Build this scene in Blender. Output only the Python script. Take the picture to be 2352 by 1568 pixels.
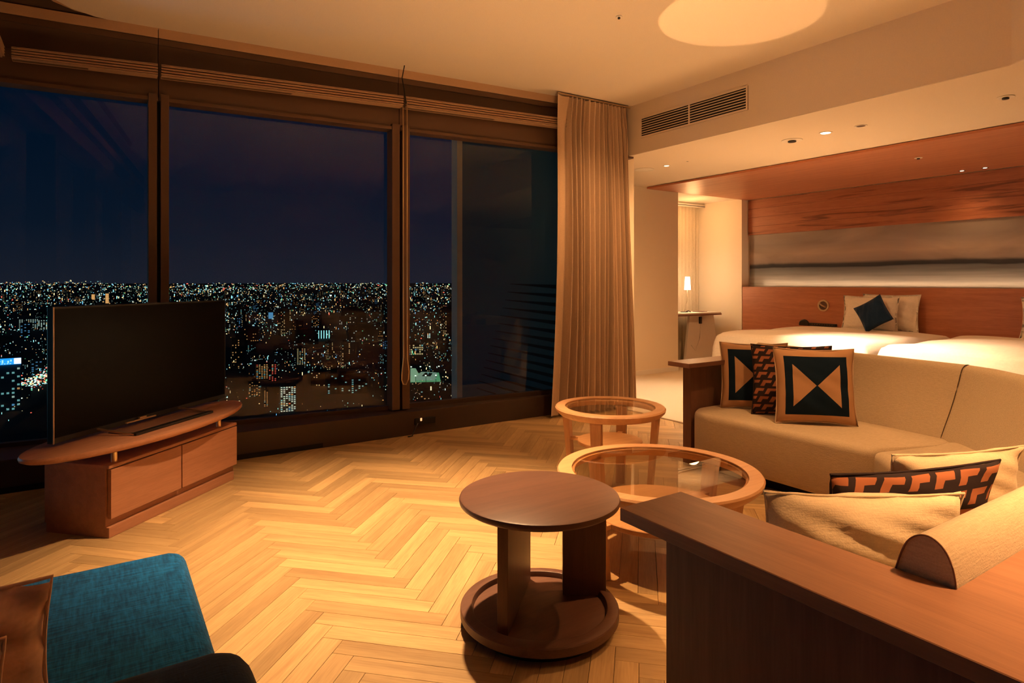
import bpy, bmesh, math, random
from mathutils import Vector, Matrix

# ---------------------------------------------------------------- clear
for o in list(bpy.data.objects):
    bpy.data.objects.remove(o, do_unlink=True)
SC = bpy.context.scene
COL = SC.collection
R = math.radians
random.seed(7)

# ---------------------------------------------------------------- camera (x = along the window wall, y = towards the window)
cam_d = bpy.data.cameras.new('camera')
cam_d.sensor_width = 36.0
cam_d.lens = 36.0 * 1440 / 2352
cam_d.shift_y = -136 / 2352
cam_d.clip_start = 0.02
cam_d.clip_end = 90000
cam = bpy.data.objects.new('camera', cam_d)
COL.objects.link(cam)
cam.location = (0, 0, 1.2)
cam.rotation_euler = (R(90), 0, R(-33.42))
SC.camera = cam

# ---------------------------------------------------------------- view
SC.view_settings.view_transform = 'Standard'
SC.view_settings.look = 'None'
SC.view_settings.exposure = 0.0
SC.view_settings.gamma = 1.0
SC.view_settings.use_curve_mapping = False

# ---------------------------------------------------------------- world: night sky
W = bpy.data.worlds.new('night_sky')
SC.world = W
W.use_nodes = True
nt = W.node_tree
nt.nodes.clear()
wo = nt.nodes.new('ShaderNodeOutputWorld')
bg = nt.nodes.new('ShaderNodeBackground')
tc = nt.nodes.new('ShaderNodeTexCoord')
sx = nt.nodes.new('ShaderNodeSeparateXYZ')
cr = nt.nodes.new('ShaderNodeValToRGB')
nt.links.new(tc.outputs['Generated'], sx.inputs[0])
nt.links.new(sx.outputs['Z'], cr.inputs[0])
nt.links.new(cr.outputs[0], bg.inputs[0])
nt.links.new(bg.outputs[0], wo.inputs[0])
e = cr.color_ramp.elements
e[0].position = 0.0; e[0].color = (0.0095, 0.0125, 0.022, 1)
e[1].position = 0.5; e[1].color = (0.0004, 0.0042, 0.0120, 1)
m_ = e.new(0.08); m_.color = (0.0030, 0.0080, 0.0185, 1)
m_ = e.new(0.2); m_.color = (0.0004, 0.0055, 0.0160, 1)
bg.inputs[1].default_value = 1.0

# ---------------------------------------------------------------- lights
WARM = (1.0, 0.51, 0.195)
def light(name, kind, loc, power, col=WARM, aim=None, size=0.05, cone=60, blend=0.5, size_y=None):
    d = bpy.data.lights.new(name, kind)
    d.energy = power; d.color = col
    if kind == 'SPOT':
        d.spot_size = R(cone); d.spot_blend = blend; d.shadow_soft_size = size
    elif kind == 'AREA':
        d.size = size
        if size_y:
            d.shape = 'RECTANGLE'; d.size_y = size_y
    else:
        d.shadow_soft_size = size
    o = bpy.data.objects.new(name, d)
    COL.objects.link(o)
    o.location = loc
    if aim is not None:
        v = Vector(aim) - Vector(loc)
        o.rotation_euler = v.to_track_quat('-Z', 'Y').to_euler()
    return o

# ceiling downlights of the living area, then an added upward spot
light('downlight_floor', 'SPOT', (1.42, 2.75, 2.86), 1050, aim=(1.10, 2.72, 0), size=0.035, cone=66, blend=1.0, col=(1.0, 0.60, 0.29))
light('downlight_table', 'SPOT', (2.45, 3.0, 2.86), 40, aim=(2.5, 2.4, 0), size=0.03, cone=80, blend=0.9)
light('downlight_sofa', 'SPOT', (2.95, 1.30, 2.86), 210, aim=(2.85, 1.30, 0), size=0.04, cone=84, blend=1.0)
light('downlight_entry', 'SPOT', (2.0, -0.12, 2.86), 980, aim=(2.0, -0.12, 0), size=0.06, cone=70, blend=1.0)
light('floor_bounce_spot', 'SPOT', (0.75, 2.75, 0.05), 62, aim=(0.7, 2.7, 2.9), size=0.35, cone=165, blend=1.0)  # added upward spot standing in for light bounced off the floor
# added spots on the glass tops: the downlight's mirrored disc, then a ceiling fill
light('table_reflection', 'SPOT', (2.44, 2.68, 0.53), 150, aim=(3.40, 2.56, 2.9), size=0.004, cone=21.5, blend=0.03)
light('ceiling_fill', 'SPOT', (2.42, 2.64, 0.56), 108, aim=(2.6, 2.7, 2.9), size=0.22, cone=165, blend=1.0)
light('curtain_fill', 'SPOT', (3.35, 3.35, 2.86), 75, aim=(3.85, 4.42, 0.9), size=0.04, cone=80, blend=1.0)  # added spot without a fitting, brightens the curtain
# bedroom lamps, with two added fill spots
light('downlight_carpet', 'SPOT', (4.98, 4.60, 2.40), 190, aim=(4.75, 4.45, 0), size=0.03, cone=75, blend=0.8, col=(1.0, 0.68, 0.42))
light('downlight_bed', 'SPOT', (5.05, 3.6, 2.40), 900, aim=(5.75, 3.05, 0.6), size=0.04, cone=60, blend=0.9, col=(1.0, 0.68, 0.42))
light('downlight_bed', 'SPOT', (4.97, 2.2, 2.40), 110, aim=(5.6, 1.9, 0.6), size=0.04, cone=95, blend=1.0)
light('bedroom_fill', 'SPOT', (4.98, 3.75, 2.405), 130, aim=(5.0, 3.75, 0), size=0.03, cone=168, blend=1.0)  # added wide spot to lift the bedroom walls
light('bed_bounce_spot', 'SPOT', (5.35, 3.4, 0.95), 50, aim=(5.3, 3.4, 2.4), size=0.3, cone=160, blend=1.0)  # added upward spot standing in for bounce off the beds
light('headboard_strip', 'AREA', (7.90, 2.2, 1.145), 9, aim=(7.95, 2.2, 1.8), size=6.6, size_y=0.02, col=(1.0, 0.62, 0.34))
light('downlight_headboard', 'SPOT', (7.6, 2.9, 2.37), 16, aim=(7.8, 2.9, 0.6), size=0.04, cone=110, blend=1.0)
light('alcove_glow', 'POINT', (7.2, 6.15, 2.1), 9, size=0.1)
# added cool point light beyond the glass, lifting facade and frames
light('facade_fill', 'POINT', (-3.2, 6.2, 0.6), 60, size=0.3, col=(0.22, 0.68, 0.9))

# ================================================================ materials
def mat(name):
    m = bpy.data.materials.new(name); m.use_nodes = True
    n = m.node_tree.nodes; l = m.node_tree.links
    b = n['Principled BSDF']
    return m, n, l, b
def col4(c): return (c[0], c[1], c[2], 1)
def plain(name, c, rough=0.6, metal=0.0, bump=0.0, bscale=200, spec=0.5):
    m, n, l, b = mat(name)
    b.inputs['Base Color'].default_value = col4(c)
    b.inputs['Roughness'].default_value = rough
    b.inputs['Metallic'].default_value = metal
    b.inputs['Specular IOR Level'].default_value = spec
    if True:
        t = n.new('ShaderNodeTexCoord'); ns = n.new('ShaderNodeTexNoise')
        ns.inputs['Scale'].default_value = bscale; ns.inputs['Detail'].default_value = 3
        l.new(t.outputs['Object'], ns.inputs[0])
        mr = n.new('ShaderNodeMapRange'); mr.inputs['To Min'].default_value = 0.93; mr.inputs['To Max'].default_value = 1.05
        l.new(ns.outputs[0], mr.inputs[0])
        hs = n.new('ShaderNodeHueSaturation'); hs.inputs['Color'].default_value = col4(c)
        l.new(mr.outputs[0], hs.inputs['Value']); l.new(hs.outputs[0], b.inputs['Base Color'])
        if bump:
            bp = n.new('ShaderNodeBump'); bp.inputs['Strength'].default_value = bump; bp.inputs['Distance'].default_value = 0.002
            l.new(ns.outputs[0], bp.inputs['Height']); l.new(bp.outputs[0], b.inputs['Normal'])
    return m
def wood(name, c1, c2, axis=0, scale=1.0, rough=0.42, coord='Object', streak=0.0, rnd=False, spec=0.4):
    m, n, l, b = mat(name)
    t = n.new('ShaderNodeTexCoord'); mp = n.new('ShaderNodeMapping')
    sc = [14 * scale] * 3; sc[axis] = 0.9 * scale
    mp.inputs['Scale'].default_value = sc
    l.new(t.outputs[coord], mp.inputs[0])
    ns = n.new('ShaderNodeTexNoise'); ns.inputs['Scale'].default_value = 1.0; ns.inputs['Detail'].default_value = 6; ns.inputs['Roughness'].default_value = 0.6
    ns.inputs['Distortion'].default_value = 0.6
    l.new(mp.outputs[0], ns.inputs[0])
    ns2 = n.new('ShaderNodeTexNoise'); ns2.inputs['Scale'].default_value = 9.0; ns2.inputs['Detail'].default_value = 4
    l.new(mp.outputs[0], ns2.inputs[0])
    mx = n.new('ShaderNodeMix'); mx.data_type = 'FLOAT'; mx.inputs[0].default_value = 0.35
    l.new(ns.outputs[0], mx.inputs[2]); l.new(ns2.outputs[0], mx.inputs[3])
    rp = n.new('ShaderNodeValToRGB')
    rp.color_ramp.elements[0].position = 0.33; rp.color_ramp.elements[0].color = col4(c1)
    rp.color_ramp.elements[1].position = 0.66; rp.color_ramp.elements[1].color = col4(c2)
    l.new(mx.outputs[0], rp.inputs[0])
    src = rp.outputs[0]
    if streak:
        mp2 = n.new('ShaderNodeMapping'); s2 = [7.0] * 3; s2[axis] = 0.42; mp2.inputs['Scale'].default_value = s2
        l.new(t.outputs[coord], mp2.inputs[0])
        n3 = n.new('ShaderNodeTexNoise'); n3.inputs['Scale'].default_value = 2.2; n3.inputs['Detail'].default_value = 5; n3.inputs['Distortion'].default_value = 1.2
        l.new(mp2.outputs[0], n3.inputs[0])
        r3 = n.new('ShaderNodeValToRGB'); r3.color_ramp.elements[0].position = 0.54; r3.color_ramp.elements[1].position = 0.66
        r3.color_ramp.elements[0].color = (0, 0, 0, 1); r3.color_ramp.elements[1].color = (streak,) * 3 + (1,)
        l.new(n3.outputs[0], r3.inputs[0])
        mm = n.new('ShaderNodeMix'); mm.data_type = 'RGBA'; l.new(r3.outputs[0], mm.inputs[0]); l.new(src, mm.inputs[6])
        mm.inputs[7].default_value = (c1[0] * .3, c1[1] * .25, c1[2] * .25, 1); src = mm.outputs[2]
    if rnd:
        at = n.new('ShaderNodeAttribute'); at.attribute_name = 'tone'
        mr = n.new('ShaderNodeMapRange'); mr.inputs['To Min'].default_value = 0.68; mr.inputs['To Max'].default_value = 1.10
        l.new(at.outputs['Fac'], mr.inputs[0])
        hs = n.new('ShaderNodeHueSaturation'); l.new(mr.outputs[0], hs.inputs['Value']); l.new(src, hs.inputs['Color']); src = hs.outputs[0]
    l.new(src, b.inputs['Base Color'])
    b.inputs['Roughness'].default_value = rough
    b.inputs['Specular IOR Level'].default_value = spec
    bp = n.new('ShaderNodeBump'); bp.inputs['Strength'].default_value = 0.08; bp.inputs['Distance'].default_value = 0.001
    l.new(mx.outputs[0], bp.inputs['Height']); l.new(bp.outputs[0], b.inputs['Normal'])
    return m
def fabric(name, c, c2=None, weave=260, amount=0.5, rough=0.95, axis_scale=(1, 1, 1)):
    c2 = c2 or tuple(x * 0.78 for x in c)
    m, n, l, b = mat(name)
    t = n.new('ShaderNodeTexCoord'); 
    outs = []
    for k in range(2):
        mp = n.new('ShaderNodeMapping')
        s = [weave, weave, weave]; s[k] = weave * 0.12
        mp.inputs['Scale'].default_value = s
        l.new(t.outputs['Object'], mp.inputs[0])
        ns = n.new('ShaderNodeTexNoise'); ns.inputs['Scale'].default_value = 1; ns.inputs['Detail'].default_value = 2
        l.new(mp.outputs[0], ns.inputs[0]); outs.append(ns.outputs[0])
    ad = n.new('ShaderNodeMath'); ad.operation = 'ADD'; l.new(outs[0], ad.inputs[0]); l.new(outs[1], ad.inputs[1])
    mr = n.new('ShaderNodeMapRange'); mr.inputs['From Min'].default_value = 0.75; mr.inputs['From Max'].default_value = 1.25
    l.new(ad.outputs[0], mr.inputs[0])
    mx = n.new('ShaderNodeMix'); mx.data_type = 'RGBA'; mx.inputs[6].default_value = col4(c2); mx.inputs[7].default_value = col4(c)
    l.new(mr.outputs[0], mx.inputs[0]); l.new(mx.outputs[2], b.inputs['Base Color'])
    b.inputs['Roughness'].default_value = rough; b.inputs['Specular IOR Level'].default_value = 0.15
    b.inputs['Sheen Weight'].default_value = 0.15
    bp = n.new('ShaderNodeBump'); bp.inputs['Strength'].default_value = amount; bp.inputs['Distance'].default_value = 0.002
    l.new(ad.outputs[0], bp.inputs['Height']); l.new(bp.outputs[0], b.inputs['Normal'])
    return m
def glass(name, tint=(1, 1, 1), ior=1.5, k=1.0):
    m, n, l, b = mat(name); n.remove(b)
    o = n['Material Output']
    tr = n.new('ShaderNodeBsdfTransparent'); tr.inputs[0].default_value = col4(tint)
    gl = n.new('ShaderNodeBsdfGlossy'); gl.inputs['Roughness'].default_value = 0.0; gl.inputs[0].default_value = (k, k, k, 1)
    fr = n.new('ShaderNodeFresnel'); fr.inputs[0].default_value = ior
    ge = n.new('ShaderNodeNewGeometry'); iv = n.new('ShaderNodeMath'); iv.operation = 'SUBTRACT'; iv.inputs[0].default_value = 1.0
    l.new(ge.outputs['Backfacing'], iv.inputs[1]); mu = n.new('ShaderNodeMath'); mu.operation = 'MULTIPLY'
    l.new(iv.outputs[0], mu.inputs[0]); l.new(fr.outputs[0], mu.inputs[1])
    mx = n.new('ShaderNodeMixShader'); l.new(mu.outputs[0], mx.inputs[0]); l.new(tr.outputs[0], mx.inputs[1]); l.new(gl.outputs[0], mx.inputs[2])
    l.new(mx.outputs[0], o.inputs[0])
    return m
def emis(name, c, s):
    m, n, l, b = mat(name)
    b.inputs['Base Color'].default_value = (0, 0, 0, 1)
    b.inputs['Emission Color'].default_value = col4(c); b.inputs['Emission Strength'].default_value = s
    b.inputs['Specular IOR Level'].default_value = 0
    return m

M = {}
M['ceiling'] = plain('ceiling_paint', (0.80, 0.72, 0.62), 0.9, bump=0.05, bscale=120)
M['wall'] = plain('wall_paper', (0.84, 0.74, 0.60), 0.9, bump=0.1, bscale=300)
M['soffit'] = plain('soffit_paint', (0.70, 0.60, 0.50), 0.9, bump=0.05, bscale=120)
M['plank'] = wood('oak_plank', (0.38, 0.235, 0.105), (0.62, 0.42, 0.20), 0, 1.3, 0.42, 'UV', rnd=True)
M['subfloor'] = plain('floor_joint', (0.05, 0.03, 0.015), 0.9)
M['carpet'] = plain('carpet_pile', (0.72, 0.62, 0.48), 1.0, bump=0.6, bscale=600)
M['furn'] = wood('walnut_brown_veneer', (0.155, 0.072, 0.048), (0.225, 0.108, 0.070), 0, 1.6, 0.40)
M['furn_y'] = wood('walnut_brown_veneer_y', (0.155, 0.072, 0.048), (0.225, 0.108, 0.070), 1, 1.6, 0.40)
M['furn_z'] = wood('walnut_brown_veneer_z', (0.155, 0.072, 0.048), (0.225, 0.108, 0.070), 2, 1.6, 0.40)
M['st'] = wood('dark_brown_veneer', (0.10, 0.046, 0.030), (0.155, 0.072, 0.046), 0, 1.6, 0.42)
M['st_z'] = wood('dark_brown_veneer_z', (0.10, 0.046, 0.030), (0.155, 0.072, 0.046), 2, 1.6, 0.42)
M['cab'] = wood('reddish_veneer', (0.32, 0.14, 0.078), (0.45, 0.21, 0.118), 0, 1.6, 0.45)
M['ledge'] = wood('warm_brown_veneer', (0.25, 0.120, 0.070), (0.36, 0.180, 0.105), 1, 1.6, 0.40)
M['beech'] = wood('light_beech', (0.52, 0.27, 0.13), (0.66, 0.38, 0.19), 0, 1.6, 0.38)
M['beech_z'] = wood('light_beech_z', (0.50, 0.26, 0.12), (0.64, 0.36, 0.18), 2, 1.6, 0.38)
M['cherry'] = wood('cherry_panel', (0.34, 0.12, 0.058), (0.49, 0.20, 0.10), 1, 1.4, 0.42)
M['cherry_s'] = wood('cherry_streaked_panel', (0.30, 0.108, 0.056), (0.44, 0.175, 0.092), 1, 1.2, 0.45, streak=0.75)
M['dark_frame'] = plain('bronze_aluminium', (0.115, 0.066, 0.042), 0.45, 0.3)
M['dark_base'] = plain('bronze_base', (0.055, 0.032, 0.022), 0.45, 0.2)
M['header'] = plain('header_cloth', (0.10, 0.062, 0.042), 0.9, bump=0.2, bscale=500)
M['fascia'] = plain('fascia_paint', (0.52, 0.35, 0.23), 0.7)
M['blind'] = plain('blind_slat_paint', (0.42, 0.27, 0.17), 0.6)
M['black'] = plain('black_plastic', (0.006, 0.006, 0.007), 0.35)
M['screen'] = plain('screen_gloss', (0.005, 0.005, 0.0055), 0.22, spec=0.05)
M['seam'] = plain('seam_thread', (0.10, 0.065, 0.04), 0.9)
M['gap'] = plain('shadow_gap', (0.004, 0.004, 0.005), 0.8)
M['sofa'] = fabric('oatmeal_upholstery', (0.58, 0.47, 0.33), (0.48, 0.385, 0.265), 300, 0.4)
M['blue'] = fabric('teal_blue_upholstery', (0.010, 0.23, 0.66), (0.003, 0.09, 0.28), 170, 0.8)
M['blue'].node_tree.nodes['Principled BSDF'].inputs['Sheen Weight'].default_value = 0.12
M['navy'] = fabric('navy_and_shaded_blue_cloth', (0.006, 0.026, 0.070), (0.004, 0.016, 0.044), 300, 0.4)  # true navy on the bed cushions, painted shade on the armchair back
M['linen'] = fabric('white_bed_linen', (0.80, 0.74, 0.66), (0.74, 0.68, 0.60), 60, 0.12)
M['cream'] = fabric('cream_cushion_cloth', (0.66, 0.54, 0.38), (0.58, 0.47, 0.33), 260, 0.3)
M['satin'] = fabric('bronze_satin', (0.85, 0.55, 0.36), (0.76, 0.48, 0.30), 90, 0.25, rough=0.5)
M['curtain'] = fabric('curtain_cloth', (0.62, 0.46, 0.33), (0.54, 0.40, 0.28), 300, 0.3)
M['metal'] = plain('brushed_metal', (0.55, 0.42, 0.28), 0.35, 0.9)
M['brass'] = plain('pale_brass', (0.85, 0.62, 0.34), 0.3, 0.8)
M['white'] = plain('white_trim', (0.80, 0.76, 0.70), 0.5)
M['glass_win'] = glass('window_glass', (0.95, 0.98, 1.0), 1.5)
M['glass_tab'] = glass('table_glass', (0.86, 0.83, 0.76), 1.5)
M['lamp_on'] = emis('lamp_glow', (1.0, 0.72, 0.45), 14)
M['lamp_soft'] = emis('lamp_shade_glow', (1.0, 0.80, 0.55), 5)
M['bldg'] = plain('far_concrete', (0.02, 0.035, 0.045), 0.9, bscale=0.05)
M['earth'] = plain('city_ground', (0.01, 0.02, 0.026), 1.0, bscale=0.01)
M['sheer'] = fabric('sheer_curtain_cloth', (0.72, 0.62, 0.46), (0.66, 0.56, 0.42), 120, 0.2)
M['shell'] = plain('outer_wall', (0.05, 0.11, 0.13), 0.5)
M['mullion_out'] = plain('outer_post', (0.85, 0.72, 0.55), 0.6)

# ================================================================ mesh helpers
class MB:
    def __init__(s): s.bm = bmesh.new()
    def hexa(s, p, bevel=0, seg=2):
        """p: 8 points, bottom 4 (ccw) then top 4"""
        v = [s.bm.verts.new(q) for q in p]
        fs = [(3, 2, 1, 0), (4, 5, 6, 7), (0, 1, 5, 4), (1, 2, 6, 5), (2, 3, 7, 6), (3, 0, 4, 7)]
        ff = [s.bm.faces.new([v[i] for i in f]) for f in fs]
        if bevel:
            es = set()
            for f in ff:
                for e_ in f.edges: es.add(e_)
            bmesh.ops.bevel(s.bm, geom=list(es), offset=bevel, segments=seg, profile=0.5, affect='EDGES')
        return s
    def box(s, x0, x1, y0, y1, z0, z1, bevel=0, seg=2):
        x0, x1 = min(x0, x1), max(x0, x1); y0, y1 = min(y0, y1), max(y0, y1); z0, z1 = min(z0, z1), max(z0, z1)
        return s.hexa([(x0, y0, z0), (x1, y0, z0), (x1, y1, z0), (x0, y1, z0), (x0, y0, z1), (x1, y0, z1), (x1, y1, z1), (x0, y1, z1)], bevel, seg)
    def prism(s, poly, z0, z1, bevel=0, seg=3, topinset=0):
        a = sum(poly[i][0] * poly[(i + 1) % len(poly)][1] - poly[(i + 1) % len(poly)][0] * poly[i][1] for i in range(len(poly)))
        if a < 0: poly = poly[::-1]
        lo = [s.bm.verts.new((x, y, z0)) for x, y in poly]
        hi = [s.bm.verts.new((x, y, z1)) for x, y in poly]
        n = len(poly)
        ff = [s.bm.faces.new(lo[::-1]), s.bm.faces.new(hi)]
        for i in range(n):
            ff.append(s.bm.faces.new([lo[i], lo[(i + 1) % n], hi[(i + 1) % n], hi[i]]))
        if bevel:
            es = set()
            for f in ff:
                for e_ in f.edges: es.add(e_)
            bmesh.ops.bevel(s.bm, geom=list(es), offset=bevel, segments=seg, profile=0.5, affect='EDGES')
        return s
    def lathe(s, prof, cx=0, cy=0, n=64, sx=1, sy=1, rot=0, closed=True):
        """prof: list of (r,z) loop"""
        rings = []
        for k in range(n):
            a = 2 * math.pi * k / n
            x, y = math.cos(a), math.sin(a)
            ring = []
            for r, z in prof:
                px, py = r * x * sx, r * y * sy
                ring.append(s.bm.verts.new((cx + px * math.cos(rot) - py * math.sin(rot), cy + px * math.sin(rot) + py * math.cos(rot), z)))
            rings.append(ring)
        m = len(prof)
        for k in range(n):
            A, B = rings[k], rings[(k + 1) % n]
            for i in range(m if closed else m - 1):
                j = (i + 1) % m
                s.bm.faces.new([A[i], B[i], B[j], A[j]])
        return s
    def disc(s, r, z0, z1, cx=0, cy=0, n=64, b=0.004, sx=1, sy=1, rot=0):
        prof = [(0.0005, z0), (r - b, z0), (r, z0 + b), (r, z1 - b), (r - b, z1), (0.0005, z1)]
        return s.lathe(prof, cx, cy, n, sx, sy, rot, closed=False)
    def tube(s, pts, r, n=8, cap=True):
        pts = [Vector(p) for p in pts]
        rings = []
        for i, p in enumerate(pts):
            d = (pts[min(i + 1, len(pts) - 1)] - pts[max(i - 1, 0)]).normalized()
            up = Vector((0, 0, 1)) if abs(d.z) < 0.95 else Vector((1, 0, 0))
            a = d.cross(up).normalized(); b = d.cross(a).normalized()
            rr = r[i] if isinstance(r, (list, tuple)) else r
            rings.append([s.bm.verts.new(p + a * rr * math.cos(2 * math.pi * k / n) + b * rr * math.sin(2 * math.pi * k / n)) for k in range(n)])
        for i in range(len(rings) - 1):
            for k in range(n):
                s.bm.faces.new([rings[i][k], rings[i][(k + 1) % n], rings[i + 1][(k + 1) % n], rings[i + 1][k]])
        if cap:
            s.bm.faces.new(rings[0][::-1]); s.bm.faces.new(rings[-1])
        return s
    def bar(s, a, b, w, h, up=(0, 0, 1), bevel=0):
        """rectangular bar from a to b, width w (sideways), height h (along up)"""
        a, b = Vector(a), Vector(b); d = (b - a).normalized(); up = Vector(up)
        sd = d.cross(up).normalized(); u2 = sd.cross(d).normalized()
        P = []
        for q in (a, b):
            for sw, sh in ((-1, -1), (1, -1), (1, 1), (-1, 1)):
                P.append(q + sd * sw * w / 2 + u2 * sh * h / 2)
        return s.hexa(P, bevel)
    def sweep(s, path, prof, cap=True):
        """path: plan points, prof: (offset to the left-hand normal, z)"""
        rings = []
        for i, p in enumerate(path):
            p = Vector(p)
            d0 = (Vector(path[i]) - Vector(path[i - 1])).normalized() if i > 0 else None
            d1 = (Vector(path[i + 1]) - Vector(path[i])).normalized() if i < len(path) - 1 else None
            if d0 is None: d = d1; k = 1
            elif d1 is None: d = d0; k = 1
            else:
                d = (d0 + d1).normalized(); k = 1 / max(0.4, d.dot(d1))
            nrm = Vector((-d.y, d.x))
            rings.append([s.bm.verts.new((p.x + nrm.x * o * k, p.y + nrm.y * o * k, z)) for o, z in prof])
        m = len(prof)
        for i in range(len(rings) - 1):
            for j in range(m):
                s.bm.faces.new([rings[i][j], rings[i][(j + 1) % m], rings[i + 1][(j + 1) % m], rings[i + 1][j]])
        if cap:
            s.bm.faces.new(rings[0][::-1]); s.bm.faces.new(rings[-1])
        return s
    def build(s, name, m, parent=None, smooth=None, kind=None, label=None):
        if parent is not None:
            off = Vector(parent.get('_w', (0, 0, 0)))
            bmesh.ops.translate(s.bm, verts=s.bm.verts, vec=-off)
        bmesh.ops.recalc_face_normals(s.bm, faces=s.bm.faces)
        me = bpy.data.meshes.new(name); s.bm.to_mesh(me); s.bm.free()
        if m is not None: me.materials.append(m)
        if smooth is not None:
            me.polygons.foreach_set('use_smooth', [True] * len(me.polygons))
            if smooth < 180: me.set_sharp_from_angle(angle=R(smooth))
        o = bpy.data.objects.new(name, me); COL.objects.link(o)
        if parent is not None:
            o.parent = parent; o['_w'] = parent.get('_w', (0, 0, 0))
        if kind: o['kind'] = kind
        if label: o['label'] = label
        return o
def tag(o, label=None, cat=None, group=None, kind=None):
    if label: o['label'] = label
    if cat: o['category'] = cat
    if group: o['group'] = group
    if kind: o['kind'] = kind
    return o
def thing(name, label, cat, w=(0, 0, 0), group=None, rz=0, local=False):
    """Empty at the base; parts given in world coordinates (or local ones when local=True)"""
    o = bpy.data.objects.new(name, None); COL.objects.link(o)
    o.empty_display_size = 0.1
    o.location = w; o.rotation_euler = (0, 0, rz)
    o['_w'] = (0, 0, 0) if local else tuple(w)
    return tag(o, label, cat, group)
def struct(name, mb, m, parent=None, label=None, smooth=None):
    o = mb.build(name, m, parent, smooth)
    if parent is None: o['kind'] = 'structure'
    if label: o['label'] = label
    return o

# ================================================================ ROOM SHELL
CZ = 2.90; LZ = 2.43          # ceilings: living, bedroom
def vg(u): return 4.62 + 0.08 * (3.5 - u)      # glass line of the window wall
UL, UR = -0.64, 4.36

struct('floor', MB().prism([(-0.70, -3.2), (8.3, -3.2), (8.3, 6.7), (4.37, 6.7), (4.37, 4.60), (-0.70, 4.93)], -0.20, -0.004), M['subfloor'])
floor = bpy.data.objects['floor']
# herringbone planks -------------------------------------------------
Wp, Lp = 0.0752, 0.522
def plank_mesh(bm, cx, cy, ang, tone, uvl, tl, off):
    g = 0.0006
    hl, hw = Lp / 2 - g, Wp / 2 - g
    c, s_ = math.cos(ang), math.sin(ang)
    pts = [(-hl, -hw), (hl, -hw), (hl, hw), (-hl, hw)]
    T = [(cx + x * c - y * s_, cy + x * s_ + y * c) for x, y in pts]
    lo = [bm.verts.new((x, y, -0.006)) for x, y in T]
    ch = 0.0008
    hi0 = [bm.verts.new((x, y, -ch)) for x, y in T]
    T2 = [(cx + x * (1 - ch / hl) * c - y * (1 - ch / hw) * s_, cy + x * (1 - ch / hl) * s_ + y * (1 - ch / hw) * c) for x, y in pts]
    hi = [bm.verts.new((x, y, 0)) for x, y in T2]
    fs = [bm.faces.new(hi)]
    for i in range(4):
        j = (i + 1) % 4
        fs.append(bm.faces.new([hi0[i], hi0[j], hi[j], hi[i]]))
        fs.append(bm.faces.new([lo[i], lo[j], hi0[j], hi0[i]]))
    loc = dict()
    for k, (x, y) in enumerate(pts):
        loc[lo[k]] = (x, y); loc[hi0[k]] = (x, y); loc[hi[k]] = (x, y)
    for f in fs:
        for lp in f.loops:
            x, y = loc[lp.vert]
            lp[uvl].uv = (x + off[0], y + off[1])
    for v in lo + hi0 + hi: v[tl] = tone
variants = []
for k in range(36):
    bm = bmesh.new(); uvl = bm.loops.layers.uv.new('UVMap'); tl = bm.verts.layers.float.new('tone')
    plank_mesh(bm, 0, 0, 0, random.random(), uvl, tl, (random.uniform(0, 90), random.uniform(0, 90)))
    me = bpy.data.meshes.new('plank'); bm.to_mesh(me); bm.free(); me.materials.append(M['plank']); variants.append(me)
U0, V0 = 1.055, 2.232
planks = []
r2 = math.sqrt(0.5)
for j in range(-6, 12):
    for k in range(-120, 160):
        for kind in (0, 1):
            if kind == 0: a, b, ang = k * Wp + Lp / 2, k * Wp + Wp / 2, R(45)
            else: a, b, ang = k * Wp - Wp / 2, k * Wp + Lp / 2, R(135)
            a += j * Lp; b -= j * Lp
            u = U0 + (a - b) * r2; v = V0 + (a + b) * r2
            if u < -0.80 or u > 4.34 or v < -0.35 or v > 4.75: continue
            # seen from the camera?
            X = 0.8347 * u - 0.5508 * v; Y = 0.5508 * u + 0.8347 * v
            if Y > 0.3:
                px = 1176 + 1440 * X / Y; py = 648 + 1440 * 1.2 / Y
                inside = -60 < px < 1800 and py < 1640
            else: inside = False
            hidden = (u > 1.25 and v < 1.15) or (u > 3.35)
            planks.append((0 if inside and not hidden else 1, X * X + Y * Y, u, v, ang))
planks.sort()
bm = bmesh.new(); uvl = bm.loops.layers.uv.new('UVMap'); tl = bm.verts.layers.float.new('tone')
for i, (_, _, u, v, ang) in enumerate(planks):
    if i < 300:
        o = bpy.data.objects.new('plank', random.choice(variants)); COL.objects.link(o)
        o.parent = floor; o.location = (u, v, random.uniform(-0.0004, 0.0)); o.rotation_euler = (0, 0, ang)
    else:
        plank_mesh(bm, u, v, ang, random.random(), uvl, tl, (random.uniform(0, 90), random.uniform(0, 90)))
me = bpy.data.meshes.new('planks'); bm.to_mesh(me); bm.free(); me.materials.append(M['plank'])
o = bpy.data.objects.new('plank_field', me); COL.objects.link(o); o.parent = floor; o['kind'] = 'stuff'
tag(MB().prism([(4.14, -3.09), (7.795, -3.09), (7.795, 6.55), (6.505, 6.55), (6.505, 5.785), (5.588, 5.785), (5.588, 6.6), (4.47, 6.6), (4.47, 4.53), (4.14, 4.53)], -0.003, 0.012, 0.004, 1).build('carpet', M['carpet']),
    'pale beige bedroom carpet meeting the oak floor in a straight edge', 'carpet')

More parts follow.
